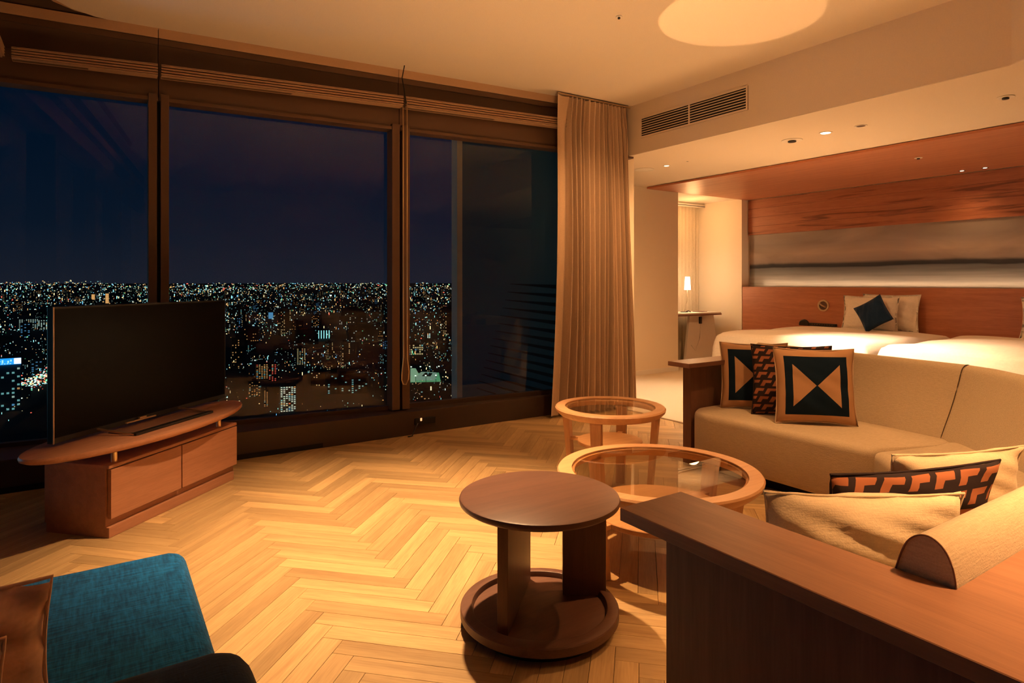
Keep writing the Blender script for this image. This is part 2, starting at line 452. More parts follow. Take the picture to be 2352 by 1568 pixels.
# ceilings
pc = [(UL + 0.05, -3.1), (UR, -3.1), (UR, 4.56), (3.0, vg(3.0) - 0.05), (1.6, vg(1.6) - 0.05), (0.34, 4.84), (0.13, 4.845), (-0.02, 4.82),
      (-0.14, 4.76), (-0.22, 4.66), (-0.27, 4.5), (-0.29, 4.2), (-0.30, 3.8), (-0.30, -3.1)]
pc = pc[1:]
struct('ceiling', MB().prism(pc, CZ, CZ + 0.10), M['ceiling'])
struct('ceiling_recess', MB().box(-0.8, UR + 0.1, -3.2, 5.2, CZ + 0.16, CZ + 0.3), M['ceiling'])
# outer curved ring of the ceiling recess
ring = [(1.6, vg(1.6) - 0.04), (0.34, 4.885), (0.06, 4.875), (-0.12, 4.83), (-0.22, 4.75), (-0.30, 4.62), (-0.345, 4.4), (-0.36, 3.8), (-0.36, 0.5)]
struct('trim_1', MB().sweep(ring, [(-0.012, CZ + 0.02), (0.012, CZ + 0.02), (0.012, CZ + 0.16), (-0.012, CZ + 0.16)]), M['fascia'])
low = [(4.30, 4.62), (4.30, 1.40), (3.40, 0.05), (3.40, -3.1), (8.3, -3.1), (8.3, 5.74), (5.5, 5.74), (5.5, 6.75), (4.37, 6.75), (4.37, 4.62)]
struct('ceiling_bedroom', MB().prism(low, LZ, CZ + 0.2), M['soffit'])
# pale ceiling plate below the soffit (underside)
struct('ceiling_plate', MB().prism([(4.304, 4.60), (4.304, 1.41), (3.41, 0.05), (3.41, -3.1), (8.2, -3.1), (8.2, 5.74), (6.5, 5.74), (6.5, 6.7), (4.40, 6.7), (4.40, 4.60)], LZ - 0.006, LZ - 0.0005), M['ceiling'])
# wooden canopy above the beds
struct('ceiling_canopy', MB().box(5.87, 7.90, -3.0, 5.755, LZ - 0.035, LZ - 0.012), M['cherry'])
struct('canopy_gap_shade', MB().box(5.90, 7.88, -3.0, 5.73, LZ - 0.012, LZ - 0.0065), M['gap'])  # black strip painting the shade in the gap above the canopy

# walls
struct('wall_column', MB().box(5.60, 6.50, 5.80, 6.60, 0, LZ), M['wall'])
struct('wall_headboard', MB().box(7.97, 8.2, -3.1, 5.76, 0, LZ), M['wall'])
struct('wall_alcove_side', MB().box(7.80, 8.2, 5.762, 6.75, 0, LZ), M['wall'])
struct('ceiling_alcove', MB().box(6.5, 7.80, 5.76, 6.7, LZ - 0.02, LZ + 0.1), M['ceiling'])
struct('wall_alcove_back', MB().box(4.37, 8.2, 6.64, 6.75, 0, CZ), M['wall'])
struct('wall_return', MB().box(4.34, 4.46, 4.55, 6.64, 0, CZ + .1), M['wall'])
struct('wall_rear', MB().box(-0.8, 8.3, -3.2, -3.1, 0, CZ + 0.3), M['wall'])
struct('wall_right', MB().box(8.2, 8.3, -3.2, 6.75, 0, CZ), M['wall'])
# wood panelling over the picture, built of stacked boards
pan = struct('wall_panelling', MB().box(7.955, 7.97, -3.0, 5.755, 1.90, LZ - 0.035), M['cherry_s'])
zb = 1.885
hs = [0.125, 0.13, 0.125, 0.128]
for hh in hs:
    MB().box(7.935, 7.955, -2.98, 5.752, zb, zb + hh - 0.0015, 0.0008, 1).build('board', M['cherry_s'], pan)
    zb += hh
struct('baseboard_column', MB().box(5.59, 6.50, 5.79, 5.80, 0.012, 0.07), M['white'])

# ---------------------------------------------------------------- window wall
def wbar(mb, u0, u1, d0, d1, z0, z1, ze0=None, ze1=None, bevel=0):
    """bar that follows the glass line; d = distance into the room"""
    za0, za1 = z0, z1
    zb0 = z0 if ze0 is None else ze0; zb1 = z1 if ze1 is None else ze1
    P = [(u0, vg(u0) - d1, za0), (u1, vg(u1) - d1, zb0), (u1, vg(u1) - d0, zb0), (u0, vg(u0) - d0, za0),
         (u0, vg(u0) - d1, za1), (u1, vg(u1) - d1, zb1), (u1, vg(u1) - d0, zb1), (u0, vg(u0) - d0, za1)]
    return mb.hexa(P, bevel)
win = bpy.data.objects.new('window_1', None); COL.objects.link(win); win['kind'] = 'structure'; win['_w'] = (0, 0, 0)
# three panes
MUL = [(0.275, 0.395), (1.93, 2.075)]
spans = [(UL, 0.285), (0.385, 1.945), (2.06, UR)]
for a, b_ in spans:
    wbar(MB(), a, b_, -0.006, 0.0, 0.19, 2.45).build('pane', M['glass_win'], win)
for a, b_ in MUL:
    mid = (a + b_) / 2
    wbar(MB(), a, mid - 0.010, 0.001, 0.11, 0.19, 2.45, bevel=0.003).build('mullion', M['dark_frame'], win)
    wbar(MB(), mid + 0.010, b_, 0.001, 0.11, 0.19, 2.45, bevel=0.003).build('mullion', M['dark_frame'], win)
    wbar(MB(), mid - 0.010, mid + 0.010, 0.001, 0.05, 0.19, 2.45).build('mullion_gap', M['gap'], win)
# head of the window: frame, dark header panels, recess fascia
for k, (a, b_) in enumerate([(UL, 0.333), (0.337, 2.0), (2.004, UR)]):
    wbar(MB(), a, b_, -0.02, 0.075, 2.43, 2.62, bevel=0.002).build('header_frame', M['dark_frame'], win)
    wbar(MB(), a, b_, -0.02, 0.10, 2.405, 2.43, bevel=0.002).build('header_rail', M['dark_frame'], win)
    wbar(MB(), a, b_, -0.02, 0.055, 2.62, 3.06).build('header_panel', M['header'], win)
    wbar(MB(), a, b_, 0.04, 0.062, 2.79, 2.83).build('header_strip', M['dark_frame'], win)
    wbar(MB(), a, b_, 0.045, 0.065, 2.835, 2.90).build('fascia', M['fascia'], win)
# sill box
sb = MB()
P = [(UL, 4.56, 0), (UR, 4.54, 0), (UR, vg(UR) + 0.05, 0), (UL, vg(UL) + 0.05, 0), (UL, 4.56, 0.19), (UR, 4.54, 0.175), (UR, vg(UR) + 0.05, 0.175), (UL, vg(UL) + 0.05, 0.19)]
sb.hexa(P, 0.003).build('sill_box', M['dark_base'], win)
MB().box(UL, UR, 4.552, 4.56, 0.0, 0.035).build('sill_kick', M['gap'], win)
wbar(MB(), UL, UR, -0.02, 0.03, 0.175, 0.215).build('sill_rail', M['dark_base'], win)
# left window wall (just beside the camera)
win2 = bpy.data.objects.new('window_2', None); COL.objects.link(win2); win2['kind'] = 'structure'; win2['_w'] = (0, 0, 0)
yE = vg(UL)
for a, b_ in ((3.4, yE - 0.01), (1.7, 3.3), (0.0, 1.6), (-3.1, -0.1)):
    MB().box(UL - 0.006, UL, a, b_, 0.19, 2.45).build('pane', M['glass_win'], win2)
for y in (3.35, 1.65, -0.05):
    MB().box(UL, UL + 0.10, y - 0.06, y + 0.06, 0.19, 2.43).build('mullion', M['dark_frame'], win2)
MB().box(UL - 0.05, UL + 0.06, -3.1, yE, 2.43, 2.62).build('header_frame', M['dark_frame'], win2)
MB().box(UL - 0.05, UL + 0.04, -3.1, yE, 2.62, 3.06).build('header_panel', M['header'], win2)
MB().box(UL + 0.04, UL + 0.06, -3.1, yE - 0.06, 2.835, 2.90).build('fascia', M['fascia'], win2)
MB().box(UL - 0.05, UL + 0.04, -3.1, yE, 0.0, 0.19).build('sill_box', M['dark_base'], win2)

# ---------------------------------------------------------------- blinds (raised slat stacks)
def blind(name_label, a, b_, z0a, z0b, za, zb_, cord=None):
    t = thing('blind', name_label, 'blind', ((a + b_) / 2, vg((a + b_) / 2) - 0.13, 2.5), 'raised slatted blinds along the window head')
    n = 9
    for k in range(n):
        f0, f1 = k / n, (k + 0.62) / n
        d1 = 0.175 + (0.012 if k % 2 else 0) + (0.008 if k in (0, n - 1) else 0)
        wbar(MB(), a + 0.008, b_ - 0.008, 0.105, d1, z0a + (za - z0a) * f0, z0a + (za - z0a) * f1, z0b + (zb_ - z0b) * f0, z0b + (zb_ - z0b) * f1).build('slat', M['blind'], t)
    wbar(MB(), a + 0.01, b_ - 0.01, 0.12, 0.155, z0a, za, z0b, zb_).build('slat_core', M['header'], t)
    return t
blind('raised slatted blind over the leftmost window pane', -0.44, 0.333, 2.535, 2.55, 2.605, 2.63)
bl = blind('raised slatted blind over the wide middle window pane', 0.337, 2.0, 2.55, 2.575, 2.63, 2.66)
blind('raised slatted blind over the window pane beside the curtain', 2.004, 3.62, 2.575, 2.59, 2.66, 2.675)
# bead chain loop and hanging cable
v0 = vg(2.0) - 0.19
pts = [(1.985, v0, 2.58), (1.985, v0, 1.5), (1.988, v0, 0.62), (1.975, v0, 0.50), (1.972, v0, 0.44), (1.985, v0, 0.405), (2.01, v0, 0.40), (2.03, v0, 0.44), (2.035, v0, 0.50), (2.02, v0, 0.60), (2.018, v0, 1.5), (2.018, v0, 2.62)]
MB().tube(pts, 0.0045, 6).build('cord', M['brass'], bl, smooth=180, label='beaded pull chain hanging in a long loop')
MB().tube([(2.005, v0 + 0.02, 2.90), (1.985, v0 + 0.02, 2.80), (2.0, v0 + 0.01, 2.70), (2.01, v0, 2.60)], 0.004, 6).build('cable', M['gap'], bl, smooth=180)
t = thing('blind', 'raised slatted blind on the left side window at the room corner', 'blind', (UL + 0.15, 3.0, 2.5), 'raised slatted blinds along the window head')
for k in range(9):
    z = 2.53 + k * 0.0085
    MB().box(UL + 0.105, UL + 0.165 + (0.012 if k % 2 else 0), 1.0, yE - 0.19, z, z + 0.005).build('slat', M['blind'], t)

# ---------------------------------------------------------------- curtain
def curtain():
    bm = bmesh.new(); nU, nZ = 520, 26
    grid = []
    rnd = random.Random(5)
    folds = []; x = 0.0
    while x < 1: 
        w_ = rnd.uniform(0.040, 0.090); folds.append((x, w_, rnd.uniform(0.6, 1.2))); x += w_
    def off(s_):
        for x0, w_, a_ in folds:
            if x0 <= s_ < x0 + w_: return a_ * math.sin(2 * math.pi * (s_ - x0) / w_)
        return 0
    for iz in range(nZ + 1):
        f = iz / nZ; z = 0.02 + f * (2.865 - 0.02)
        row = []
        pinch = max(0, (f - 0.9) / 0.1)
        for iu in range(nU + 1):
            s_ = iu / nU
            ss = s_
            # left leading edge panel stays flat and flares
            uL = 3.315 + 0.075 * f ** 1.0 + 0.05 * math.sin(math.pi * min(1, f * 1.1)) * 0.6
            uR = 4.325 - 0.10 * f
            if s_ < 0.075:
                u = uL + (s_ / 0.075) * (0.085 + 0.05 * pinch); v = 4.40 + 0.03 * math.sin(s_ / 0.075 * 2.6)
            else:
                q = (s_ - 0.075) / 0.925
                a_ = off(q)
                u0 = uL + 0.085 + 0.05 * pinch
                u = u0 + q * (uR - u0) + 0.010 * math.sin(9 * q + 3 * f)
                amp = 0.074 * (1 - 0.55 * pinch) * (0.8 + 0.2 * (1 - f))
                v = 4.42 + amp * a_ + 0.012 * math.sin(23 * q + 5 * f) * (1 - f) + 0.10 * q * 0.0
                u += 0.010 * math.cos(2 * a_)
            row.append(bm.verts.new((u, v, z)))
        grid.append(row)
    for i in range(nZ):
        for j in range(nU):
            bm.faces.new([grid[i][j], grid[i][j + 1], grid[i + 1][j + 1], grid[i + 1][j]])
    mb = MB(); mb.bm.free(); mb.bm = bm
    return mb
t = thing('curtain', 'floor-length tan curtain gathered in narrow folds at the right end of the window', 'curtain', (3.85, 4.42, 0))
curtain().build('cloth', M['curtain'], t, smooth=180)
MB().tube([(3.40, 4.42, 2.88), (4.28, 4.42, 2.88)], 0.009, 8).build('track', M['metal'], t)

# ---------------------------------------------------------------- outside: neighbouring facade seen through the right pane
fac = struct('wall_facade', MB().box(3.62, 3.70, 4.70, 6.60, -0.30, 3.0), M['shell'])
MB().box(3.55, 3.62, 6.56, 6.70, -6.0, 3.0).build('post', M['mullion_out'], fac, label='pale outer corner post')
MB().box(3.585, 3.62, 4.72, 5.75, -0.28, 0.06).build('ledge', M['shell'], fac)
for k in range(15):
    z = -0.05 + k * 0.085
    MB().hexa([(3.606, 4.72, z), (3.612, 4.72, z), (3.612, 6.2 - 0.05 * k, z + 0.04), (3.606, 6.2 - 0.05 * k, z + 0.04),
               (3.606, 4.72, z + 0.036), (3.612, 4.72, z + 0.036), (3.612, 6.2 - 0.05 * k, z + 0.045), (3.606, 6.2 - 0.05 * k, z + 0.045)]).build('slat', M['gap'], fac)

# ================================================================ CEILING FITTINGS
def vent():
    t = thing('air_vent', 'long slatted air conditioning grille set in the soffit face', 'air vent', (4.30, 3.71, 2.585))
    y0, y1, z0, z1 = 3.13, 4.28, 2.58, 2.745
    fr = 0.014
    MB().box(4.296, 4.300, y0 - fr, y1 + fr, z0 - fr, z1 + fr).build('backing', M['gap'], t)
    f = MB()
    f.box(4.288, 4.297, y0 - fr, y1 + fr, z1, z1 + fr); f.box(4.288, 4.297, y0 - fr, y1 + fr, z0 - fr, z0)
    f.box(4.288, 4.297, y0 - fr, y0, z0, z1); f.box(4.288, 4.297, y1, y1 + fr, z0, z1)
    f.box(4.288, 4.297, 3.70, 3.712, z0, z1)
    f.build('frame', M['soffit'], t)
    for k in range(7):
        z = z0 + 0.012 + k * 0.0222
        MB().hexa([(4.289, y0, z), (4.297, y0, z + 0.003), (4.297, y1, z + 0.003), (4.289, y1, z), (4.289, y0, z + 0.007), (4.297, y0, z + 0.010), (4.297, y1, z + 0.010), (4.289, y1, z + 0.007)]).build('slat', M['soffit'], t)
vent()
def fitting(name, label, cat, x, y, z, r, inner, m_in, m_out=None, drop=0.004, group=None):
    t = thing(name, label, cat, (x, y, z), group)
    MB().lathe([(inner, z - 0.001), (r, z - 0.001), (r, z - drop), (inner, z - drop)], x, y, 28).build('rim', m_out or M['white'], t)
    MB().disc(inner, z - 0.003, z - 0.001, x, y, 24, 0.0005).build('lens', m_in, t)
    return t
zc = LZ - 0.006
fitting('downlight', 'lit round downlight nearest the curtain on the bedroom ceiling', 'downlight', 4.98, 4.60, zc, 0.038, 0.024, M['lamp_on'])
fitting('downlight', 'bright round downlight above the bed foot between two black-centred fittings', 'downlight', 4.97, 2.87, zc, 0.052, 0.038, M['lamp_on'])
fitting('speaker', 'flat round ceiling disc nearest the curtain, all pale', 'ceiling disc', 4.95, 4.89, zc, 0.105, 0.095, M['white'])
fitting('sensor', 'tiny dark ceiling dot beside the lit downlight near the curtain', 'sensor', 4.98, 4.32, zc, 0.016, 0.011, M['gap'])
def sprinkler(x, y, z, r, label):
    t = thing('sprinkler', label, 'sprinkler', (x, y, z))
    MB().disc(r, z - 0.006, z - 0.001, x, y, 32, 0.002).build('rim', M['white'], t)
    MB().disc(r * 0.4, z - 0.018, z - 0.006, x, y, 24, 0.003).build('head', M['black'], t)
sprinkler(4.99, 3.18, zc, 0.085, 'wide round sprinkler plate with a black head on the bedroom ceiling')
fitting('air_nozzle', 'small grey slotted disc right of the bright bedroom downlight', 'ceiling disc', 4.98, 2.59, zc, 0.045, 0.032, M['dark_frame'])
sprinkler(5.00, 1.66, zc, 0.05, 'black-headed sprinkler on the bedroom ceiling at the right picture edge')
sprinkler(2.78, 2.97, CZ, 0.022, 'tiny black sprinkler head in the middle of the living room ceiling')
zk = LZ - 0.036
sprinkler(6.56, 2.87, zk, 0.035, 'small pale sprinkler in the wooden canopy above the beds')
fitting('downlight', 'small wooden-canopy downlight nearer the window, one of two over the headboard', 'downlight', 7.72, 2.95, zk, 0.03, 0.02, M['lamp_soft'], M['black'])
fitting('downlight', 'small wooden-canopy downlight nearer the right edge, one of two over the headboard', 'downlight', 7.72, 2.74, zk, 0.03, 0.02, M['lamp_soft'], M['black'])

# ================================================================ TV CABINET
ang = math.atan2(0.698, 0.716)
cab = thing('tv_cabinet', 'low brown wood television cabinet with two doors and an oval floating top', 'cabinet', (0.042, 3.49, 0), rz=ang, local=True)
# local x along the front, y towards the window
Lc, Dc = 0.925, 0.37
b = MB(); b.box(0, Lc, 0.02, Dc, 0.045, 0.335, 0.002); b.build('body', M['cab'], cab)
MB().box(0.0, Lc - 0.02, 0.0, Dc - 0.01, 0.0, 0.05, 0.002).build('plinth', M['cab'], cab)
MB().box(-0.004, Lc + 0.002, -0.004, Dc, 0.325, 0.342, 0.003).build('box_top', M['cab'], cab)
for x0, x1 in ((0.006, Lc / 2 - 0.004), (Lc / 2 + 0.004, Lc)):
    MB().box(x0, x1, -0.006, 0.014, 0.088, 0.320, 0.002).build('door', M['cab'], cab)
MB().box(Lc / 2 - 0.004, Lc / 2 + 0.004, 0.012, 0.019, 0.088, 0.32).build('door_gap', M['gap'], cab)
ov = MB()
cx, cy = 0.415, 0.15; ax, ay = 0.70, 0.245
prof = [(0.001, 0.402), (0.90, 0.402), (0.965, 0.408), (0.995, 0.418), (1.0, 0.428), (0.992, 0.437), (0.90, 0.440), (0.001, 0.440)]
ov.lathe(prof, cx, cy, 96, ax, ay, 0, closed=False)
ov.build('oval_top', M['cab'], cab, smooth=35)
for x, y in ((0.06, 0.03), (Lc - 0.12, 0.03), (0.06, 0.28), (Lc - 0.12, 0.28)):
    MB().disc(0.014, 0.342, 0.403, x, y, 20, 0.001).build('spacer', M['brass'], cab, label='short metal post', smooth=40)
# television
tv = thing('television', 'large black flat screen television on thin metal feet, switched off', 'television', (0.042, 3.49, 0.442), rz=ang, local=True)
zt0, zt1 = 0.475, 1.083
def TB(x0, x1, y0, y1, z0, z1, nm, m, bev=0.002, lab=None):
    return MB().box(x0, x1, y0, y1, z0 - 0.442, z1 - 0.442, bev).build(nm, m, tv, label=lab)
TB(-0.105, 1.10, 0.205, 0.235, zt0 - 0.02, zt1 + 0.003, 'housing', M['black'])
TB(-0.094, 1.089, 0.2035, 0.2052, zt0 + 0.006, zt1 - 0.006, 'screen', M['screen'], 0)
TB(-0.105, -0.100, 0.199, 0.2052, zt0 - 0.02, zt1 + 0.003, 'side_trim', M['metal'], 0)
TB(0.28, 0.72, 0.236, 0.27, 0.55, 0.9, 'rear_bulge', M['black'])
TB(0.30, 0.50, 0.190, 0.20, 0.462, 0.468, 'badge_bar', M['brass'], 0)
TB(0.385, 0.43, 0.188, 0.20, 0.470, 0.479, 'badge', M['brass'], 0)
for x in (0.17, 0.72):
    fb = MB()
    fb.bar((x, 0.02, 0.004), (x - 0.035, 0.215, 0.03), 0.012, 0.008)
    fb.bar((x - 0.035, 0.215, 0.03), (x - 0.03, 0.215, 0.06), 0.02, 0.012, up=(0, 1, 0))
    fb.bar((x - 0.035, 0.215, 0.03), (x - 0.08, 0.29, 0.004), 0.012, 0.008)
    fb.build('foot', M['metal'], tv)
MB().bar((0.165, 0.02, 0.006), (0.725, 0.02, 0.006), 0.03, 0.011).build('foot_bar', M['black'], tv)
MB().box(0.18, 0.72, 0.03, 0.185, 0.001, 0.004).build('base_plate', M['furn'], tv)

# ================================================================ SIDE TABLE (wood)
st = thing('side_table', 'round brown wooden side table with a tray base and two upright boards', 'side table', (1.30, 1.795, 0))
def bx_rot(mb, p0, p1, th, z0, z1, bevel=0.002):
    a, b2 = Vector((p0[0], p0[1])), Vector((p1[0], p1[1])); d = (b2 - a).normalized(); n_ = Vector((-d.y, d.x)) * th / 2
    q = [a - n_, b2 - n_, b2 + n_, a + n_]
    return mb.hexa([(v.x, v.y, z0) for v in q] + [(v.x, v.y, z1) for v in q], bevel)
C0 = (1.30, 1.795)
pf = [(0.001, 0.425), (0.270, 0.425), (0.281, 0.433), (0.283, 0.441), (0.280, 0.449), (0.274, 0.452), (0.001, 0.452)]
MB().lathe(pf, *C0, 96, closed=False).build('tabletop', M['st'], st, smooth=35)
MB().lathe([(0.001, 0.028), (0.236, 0.028), (0.236, 0.052), (0.001, 0.052)], *C0, 96, closed=False).build('tray_floor', M['st'], st)
MB().lathe([(0.232, 0.034), (0.274, 0.034), (0.278, 0.038), (0.278, 0.063), (0.275, 0.067), (0.243, 0.072), (0.238, 0.070), (0.232, 0.052)], *C0, 96).build('tray_rim', M['st'], st, smooth=35)
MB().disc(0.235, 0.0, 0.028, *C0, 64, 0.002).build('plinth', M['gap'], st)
bx_rot(MB(), (1.095, 1.715), (1.385, 2.00), 0.036, 0.053, 0.426).build('leg_board', M['st_z'], st)
bx_rot(MB(), (1.435, 1.835), (1.565, 1.745), 0.045, 0.053, 0.426).build('leg_board', M['st_z'], st)

# ================================================================ GLASS TABLES
def ringtable(name, label, cx, cy, zt, Ro, Ri, legR0, legR1, zs, rs, phi0, gw, lw, group):
    t = thing(name, label, 'coffee table', (cx, cy, 0), group)
    prof = [(Ri - 0.012, zt - 0.018), (Ri + 0.01, zt - 0.045), (Ro - 0.028, zt - 0.045), (Ro - 0.004, zt - 0.022), (Ro, zt - 0.008), (Ro - 0.006, zt), (Ri + 0.001, zt), (Ri, zt - 0.010), (Ri - 0.012, zt - 0.010)]
    MB().lathe(prof, cx, cy, 96).build('ring_rim', M['beech'], t, smooth=35)
    MB().disc(Ri - 0.001, zt - 0.010, zt - 0.002, cx, cy, 72, 0.0008).build('glass_top', M['glass_tab'], t, smooth=40)
    MB().disc(rs, zs - 0.022, zs, cx, cy, 72, 0.003).build('shelf', M['beech'], t, smooth=35)
    for k in range(4):
        a = R(phi0 + 90 * k)
        ca, sa = math.cos(a), math.sin(a); ta = Vector((-sa, ca, 0))
        top = Vector((cx + ca * legR0, cy + sa * legR0, zt - 0.045)); bot = Vector((cx + ca * legR1, cy + sa * legR1, 0.0))
        rad = Vector((ca, sa, 0))
        P = [bot - ta * lw * .42 - rad * .013, bot + ta * lw * .42 - rad * .013, bot + ta * lw * .42 + rad * .013, bot - ta * lw * .42 + rad * .013,
             top - ta * lw * .5 - rad * .02, top + ta * lw * .5 - rad * .02, top + ta * lw * .5 + rad * .016, top - ta * lw * .5 + rad * .016]
        MB().hexa(P, 0.003).build('leg', M['beech_z'], t)
        f = zs / zt
        lr = legR1 + (legR0 - legR1) * f
        MB().bar((cx + ca * rs * 0.9, cy + sa * rs * 0.9, zs - 0.013), (cx + ca * lr, cy + sa * lr, zs - 0.013), 0.03, 0.018).build('strut', M['beech'], t)
    return t
# camera-frame angle phi -> room frame: minus 33.42
ringtable('glass_table', 'small round glass-topped table with light wood ring, beside the curtain', 2.42, 2.66, 0.50, 0.31, 0.252, 0.262, 0.222, 0.31, 0.182, -25 - 33.42 + 90, 0.05, 0.062, 'round glass and wood tables')
ringtable('glass_table', 'larger low round glass-topped table behind the brown side table', 2.05, 1.945, 0.38, 0.44, 0.375, 0.385, 0.335, 0.215, 0.305, -53 - 33.42 + 90, 0.05, 0.075, 'round glass and wood tables')

# ================================================================ SOFA
sofa = thing('sofa', 'long oatmeal L-shaped corner sofa framed by brown wooden ledges', 'sofa', (3.3, 1.4, 0))
def cushion_block(poly, z0, z1, r, name, m, crown=0.0):
    mb = MB().prism(poly, z0, z1, r, 5)
    return mb.build(name, m, sofa, smooth=40)
rad = lambda x: x
cushion_block([(3.13, 1.585), (3.12, 2.60), (3.17, 2.70), (3.26, 2.755), (3.80, 2.755), (3.80, 1.55), (3.62, 1.41), (3.50, 1.45)], 0.085, 0.385, 0.038, 'seat', M['sofa'])
cushion_block([(3.13, 1.575), (2.64, 1.08), (2.70, 0.55), (3.15, 0.62), (3.62, 1.02), (3.74, 1.44), (3.61, 1.40), (3.50, 1.44)], 0.085, 0.385, 0.038, 'seat', M['sofa'])
cushion_block([(2.63, 1.08), (1.24, 1.08), (1.24, 0.52), (2.69, 0.52)], 0.085, 0.385, 0.038, 'seat', M['sofa'])
bp_ = [(0.0, 0.09), (0.0, 0.70), (0.008, 0.735), (0.024, 0.758), (0.045, 0.766), (0.066, 0.757), (0.082, 0.735), (0.10, 0.67), (0.14, 0.55), (0.22, 0.37), (0.23, 0.30), (0.23, 0.10)]
def chaikin(p, keep=2):
    out = [p[0]]
    for i in range(1, len(p) - 1):
        a, b2, c = p[i - 1], p[i], p[i + 1]
        if i <= 0 or i >= len(p) - keep: out.append(b2); continue
        out.append((b2[0] * .75 + a[0] * .25, b2[1] * .75 + a[1] * .25)); out.append((b2[0] * .75 + c[0] * .25, b2[1] * .75 + c[1] * .25))
    out.append(p[-1]); return out
bp_ = chaikin([(0.0, 0.09), (0.0, 0.66)] + bp_[1:])
bp_ = chaikin(bp_)
def back(path, name='backrest'):
    # path runs so that the seat lies to its right (negative offset)
    return MB().sweep(path, bp_).build(name, M['sofa'], sofa, smooth=50)
def subdiv(p, n):
    out = []
    for i in range(len(p) - 1):
        for k in range(n): 
            f = k / n; out.append((p[i][0] * (1 - f) + p[i + 1][0] * f, p[i][1] * (1 - f) + p[i + 1][1] * f))
    out.append(p[-1]); return out
back([(1.192, 0.463), (2.90, 0.463)])
back([(2.905, 0.463), (3.05, 0.50), (3.30, 0.72), (3.62, 1.06), (3.80, 1.27), (3.868, 1.408)])
back([(3.877, 1.432), (3.92, 1.75), (3.97, 2.15), (4.01, 2.5), (4.03, 2.80)])
# dark recessed plinth
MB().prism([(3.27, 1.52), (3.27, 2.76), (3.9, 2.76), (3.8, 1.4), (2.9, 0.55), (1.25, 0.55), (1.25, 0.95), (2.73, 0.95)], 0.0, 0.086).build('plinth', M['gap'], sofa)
# stitched edge of the end cap
ec = [(1.190, 0.463 + o, z) for o, z in bp_ if z > 0.66]
MB().tube(ec, 0.0016, 6).build('seam', M['furn'], sofa, smooth=180, label='dark stitched seam on the end of the backrest')
for cx_, cy_, nx_, ny_ in ((3.874, 1.420, -0.93, 0.37),):
    MB().tube([(cx_ + nx_ * (o + 0.005), cy_ + ny_ * (o + 0.005), z) for o, z in bp_[3:-2]], 0.0026, 6).build('seam', M['seam'], sofa, smooth=180, label='dark seam between two backrest sections')
# far armrest
MB().box(3.22, 3.74, 2.765, 2.832, 0.0, 0.66, 0.002).build('armrest_panel', M['furn_z'], sofa)
MB().box(3.08, 3.74, 2.66, 2.834, 0.661, 0.690, 0.002).build('armrest', M['furn'], sofa)
# near armrest and rear ledge (L shape)
MB().prism([(0.985, -1.2), (0.985, 1.05), (1.186, 1.05), (1.186, 0.461), (2.93, 0.461), (3.30, 0.72), (3.30, -1.2)], 0.661, 0.690, 0.0015, 1).build('rear_ledge', M['ledge'], sofa)
MB().box(1.0, 1.06, -1.15, 0.925, 0.0, 0.66, 0.001).build('ledge_panel', M['furn_z'], sofa)
MB().box(1.06, 1.18, 0.40, 0.925, 0.0, 0.66, 0.001).build('armrest_panel', M['furn_z'], sofa)

# ================================================================ CUSHIONS
def mat_bowtie():
    m, n, l, b = mat('bowtie_cloth')
    uv = n.new('ShaderNodeUVMap'); sp = n.new('ShaderNodeSeparateXYZ'); l.new(uv.outputs[0], sp.inputs[0])
    def mth(op, a, b2=None, v=None):
        q = n.new('ShaderNodeMath'); q.operation = op
        if hasattr(a, 'links'): l.new(a, q.inputs[0])
        else: q.inputs[0].default_value = a
        if b2 is not None:
            if hasattr(b2, 'links'): l.new(b2, q.inputs[1])
            else: q.inputs[1].default_value = b2
        return q.outputs[0]
    ax_ = mth('ABSOLUTE', sp.outputs[0]); ay_ = mth('ABSOLUTE', sp.outputs[1])
    sq = mth('MULTIPLY', mth('LESS_THAN', ax_, 0.78), mth('LESS_THAN', ay_, 0.78))
    tri = mth('MULTIPLY', mth('LESS_THAN', ax_, 0.58), mth('LESS_THAN', ay_, mth('SUBTRACT', mth('MULTIPLY', ax_, 0.98), 0.012)))
    nv = mth('SUBTRACT', sq, tri)
    mx = n.new('ShaderNodeMix'); mx.data_type = 'RGBA'; l.new(nv, mx.inputs[0])
    mx.inputs[6].default_value = (0.46, 0.27, 0.15, 1); mx.inputs[7].default_value = (0.004, 0.013, 0.028, 1)
    l.new(mx.outputs[2], b.inputs['Base Color']); b.inputs['Roughness'].default_value = 0.9; b.inputs['Specular IOR Level'].default_value = 0.15
    return m
